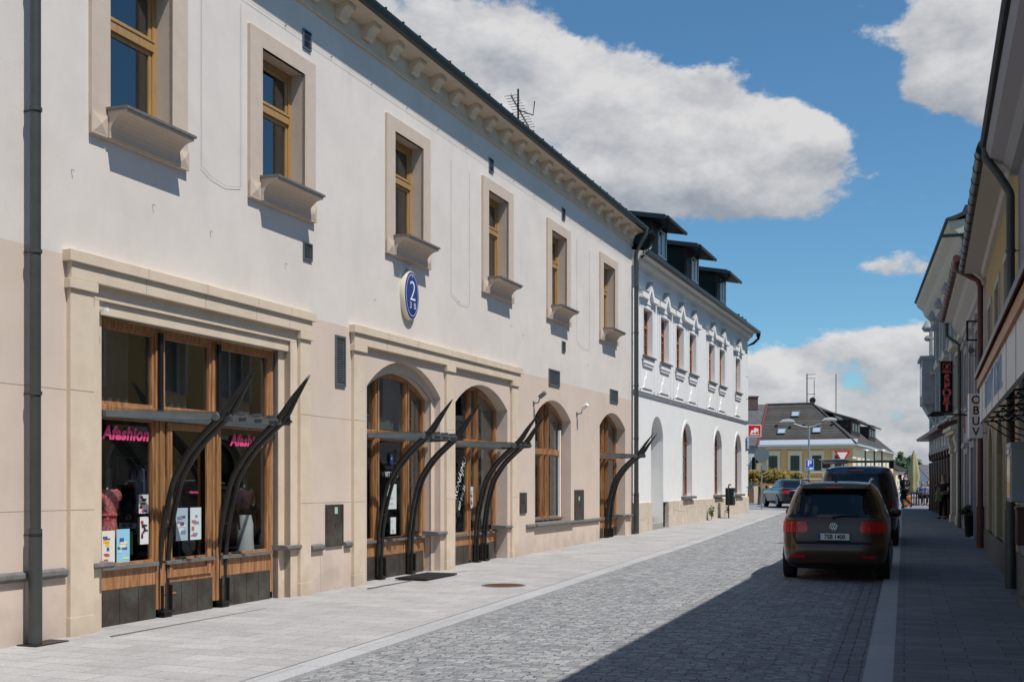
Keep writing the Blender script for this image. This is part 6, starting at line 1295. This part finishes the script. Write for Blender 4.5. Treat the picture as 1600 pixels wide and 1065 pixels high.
# brown carved shopfront
sf0, sf1 = s4(53.4), s4(41.4)
mb = MB(); mb.box(sf0, sf1, -.27, 0, 2.95, 3.05); mb.box(sf0, sf1, -.24, 0, 3.05, 3.6); mb.prism([(0, 3.6), (-.75, 3.6), (-.8, 3.68), (-.75, 3.74), (0, 4.0)], sf0-.2, sf1+.2, 'x')
n = 9
for i in range(n+1):
    t = sf0+(sf1-sf0)*i/n-(.12 if i == n else 0); mb.box(t, t+.2, -.27, 0, .1, .5); mb.tube([(t+.1, -.18, .5), (t+.1, -.18, 1.6), (t+.1, -.18, 2.6)], [.09, .06, .08], 8); mb.lathe([(.07, 0), (.11, .04), (.07, .08)], 8, (t+.1, -.18, 1.5)); mb.prism([(0, 2.6), (-.24, 2.7), (-.27, 2.95), (0, 2.95)], t, t+.2, 'x')
mb.box(sf0, sf1, -.12, 0, .1, .7); mb.box(sf0, sf1, -.06, 0, .7, 2.95); mb.build('wooden_shopfront', darkwood, R4, bevel=.01)
for i in range(n):
    t = sf0+(sf1-sf0)*i/n; mb = MB(); mb.box(t+.25, t+1.25, -.255, -.242, 3.12, 3.54); mb.build('sign_panel', mat('picture_panel%d' % (i % 3), [(.45, .46, .5), (.4, .36, .33), (.5, .48, .42)][i % 3], .6, var=.5, vscale=6), R4)
# extra house behind, closing the row

# ---------------------------------------------------------------- people
dk = mat('dark_cloth', (.012, .013, .015), .9); dk2 = mat('black_trousers', (.008, .008, .010), .9); grey_hair = mat('grey_hair', (.10, .08, .07), .9); dkhair = mat('dark_hair', (.02, .012, .008), .8)
turq = mat('turquoise_cloth', (.02, .22, .27), .9); shoem = mat('shoe_black', (.01, .01, .01), .6)
def J_stand(dx=0):
    return dict(pel=(0, 0, .93), waist=(0, .01, 1.10), chest=(0, .0, 1.30), neckb=(0, .0, 1.45), neck=(0, -.01, 1.51), head=(0, -.02, 1.57), lsh=(.19, 0, 1.40), rsh=(-.19, 0, 1.40), lel=(.24, .04, 1.12), rel=(-.24, .04, 1.12), lwr=(.16, -.20, 1.05), rwr=(-.14, -.22, 1.03),
                lhip=(.09, 0, .88), rhip=(-.09, 0, .88), lkn=(.11, -.02, .48), rkn=(-.11, -.05, .48), lan=(.12, .02, .08), ran=(-.12, -.02, .08), ltoe=(.13, -.15, .035), rtoe=(-.14, -.19, .035))
J = J_stand(); m_ = person('man in dark T-shirt standing against the brown shopfront, holding a green bag', at(1474, 43), R(-62), J, dk, dk2, shoem, grey_hair, sleeve=.4); m_.scale = (.95, .95, .95)
bg = thing('green_bag', 'pale green bag held by the man at the shopfront', 'bag', (at(1474, 43)[0]-.24, 42.85, g(43)+.66)); mb = MB(); mb.prism([(-.12, 0), (.12, 0), (.09, .36), (-.07, .38)], -.04, .04, 'y'); mb.build('bag', mat('bag_green', (.20, .24, .10), .7), bg, bevel=.02); mb = MB(); mb.tube([(-.06, 0, .36), (0, 0, .46), (.06, 0, .36)], .008, 6); mb.build('handle', MATS['bag_green'], bg)
Jw = dict(pel=(0, 0, .88), waist=(0, -.03, 1.04), chest=(0, -.09, 1.23), neckb=(0, -.13, 1.37), neck=(0, -.16, 1.42), head=(0, -.20, 1.47), lsh=(.17, -.09, 1.32), rsh=(-.17, -.09, 1.32), lel=(.22, -.05, 1.06), rel=(-.22, -.02, 1.06), lwr=(.18, -.25, .95), rwr=(-.2, -.1, .84),
          lhip=(.09, 0, .84), rhip=(-.09, 0, .84), lkn=(.10, -.16, .48), rkn=(-.10, .10, .48), lan=(.11, -.02, .10), ran=(-.11, .40, .20), ltoe=(.12, -.17, .04), rtoe=(-.11, .33, .06))
person('woman with dark jacket and turquoise trousers striding left past the van', at(1412, 55.5), R(-95), Jw, mat('black_turq_jacket', (.012, .03, .035), .9), turq, shoem, dkhair, sleeve=1, hairlen=.12)
person('person in black clothes just behind the striding woman', at(1415, 58), R(-150), J_stand(), dk, dk2, shoem, dkhair, sleeve=1)
ob_ = thing('orange_bag', 'bright orange bag carried low beside the striding woman', 'bag', at(1417, 56.2, .12)); mb = MB(); mb.prism([(-.2, 0), (.22, 0), (.16, .46), (-.12, .5)], -.09, .09, 'y'); mb.build('bag', mat('bag_orange', (.55, .14, .02), .7), ob_, bevel=.03); mb = MB(); mb.tube([(-.08, 0, .46), (0, 0, .62), (.1, 0, .44)], .015, 6); mb.build('handle', MATS['bag_orange'], ob_)
Js = dict(pel=(0, 0, .52), waist=(0, .01, .70), chest=(0, -.03, .90), neckb=(0, -.05, 1.05), neck=(0, -.07, 1.10), head=(0, -.10, 1.16), lsh=(.19, -.03, 1.0), rsh=(-.19, -.03, 1.0), lel=(.26, -.15, .78), rel=(-.26, -.15, .78), lwr=(.12, -.40, .78), rwr=(-.12, -.40, .78),
          lhip=(.10, -.05, .50), rhip=(-.10, -.05, .50), lkn=(.14, -.46, .50), rkn=(-.14, -.46, .50), lan=(.14, -.45, .10), ran=(-.14, -.45, .10), ltoe=(.14, -.62, .04), rtoe=(-.14, -.62, .04))
def chair(label, x, y, rz, group='chairs of the pavement cafe'):
    t = thing('cafe_chair', label, 'chair', (x, y, g(y)-.03), rz, group); mb = MB(); mb.box(-.22, .22, -.22, .22, .43, .46); mb.build('seat', darkwood, t, bevel=.01); mb = MB(); mb.box(-.22, .22, .20, .23, .60, .88); mb.build('backrest', darkwood, t, bevel=.01)
    for sx in (-1, 1):
        for sy in (-1, 1): mb = MB(); mb.tube([(sx*.2, sy*.2, 0), (sx*.2, sy*.2, .43 if sy < 0 else .85)], .018, 6); mb.build('leg', steel, t)
    return t
def table(label, x, y):
    t = thing('cafe_table', label, 'table', (x, y, g(y)-.03), 0, 'tables of the pavement cafe'); mb = MB(); mb.lathe([(.38, .72), (.40, .735), (.38, .75)], 24); mb.build('tabletop', darkwood, t); mb = MB(); mb.lathe([(.25, 0), (.22, .03), (.035, .06), (.03, .72)], 14); mb.build('pedestal', steel, t); return t
X = lambda px, Y: (px-800)/1800*Y
for px, Y, rz, lab in ((1440, 63, 0, 'dark cafe chair under the man in the blue shirt'), (1448, 65, 30, 'dark cafe chair at the right end of the cafe'), (1432, 66, 180, 'dark cafe chair behind the yellow parasol'), (1427, 62, 90, 'dark cafe chair left in the front cafe row'), (1421, 66, -90, 'dark cafe chair at the left end of the cafe')): chair(lab, X(px, Y), Y, R(rz))
for px, Y, lab in ((1432, 62.5, 'round dark cafe table nearest the street'), (1444, 66.5, 'round dark cafe table farther back on the right'), (1424, 67.5, 'round dark cafe table farther back on the left')): table(lab, X(px, Y), Y)
person('man in a blue shirt and dark cap seated at the cafe', (X(1440, 63), 63, g(63)-.03), 0, Js, mat('blue_shirt', (.06, .11, .25), .9), dk2, shoem, dkhair, sleeve=.9)
person('person in pale clothes seated at the right end of the cafe', (X(1448, 65), 65, g(65)-.03), R(30), Js, mat('pale_lilac_shirt', (.18, .17, .25), .9), dk2, shoem, dkhair, sleeve=.9)
for px, Y, c_, lab, h in ((1428, 64, (.36, .33, .17), 'closed pale yellow cafe parasol', 3.05), (1419.5, 68, (.05, .08, .13), 'closed dark blue cafe parasol', 2.2)):
    t = thing('closed_parasol', lab, 'parasol', (X(px, Y), Y, g(Y)-.03)); mb = MB(); mb.tube([(0, 0, 0), (0, 0, h)], .03, 8); mb.lathe([(.3, 0), (.3, .06), (.05, .1)], 16); mb.build('pole', steel, t)
    mb = MB(); n = 24; vs = []; prof = [(.26, .75), (.30, 1.0), (.22, 1.25), (.30, 1.6), (.22, h-.9), (.12, h-.3), (.03, h)]
    for r_, z in prof:
        for j in range(n): aa = 2*math.pi*j/n; rr = r_*(1+.18*math.cos(j*math.pi/2)); vs.append((rr*math.cos(aa), rr*math.sin(aa), z))
    mb.add(vs, [(i*n+j, i*n+(j+1) % n, (i+1)*n+(j+1) % n, (i+1)*n+j) for i in range(len(prof)-1) for j in range(n)], 0, True); mb.build('folded_canopy', mat('parasol%d' % int(px), c_, .9), t)
for o in bpy.data.objects:
    if '_o' in o: del o['_o']
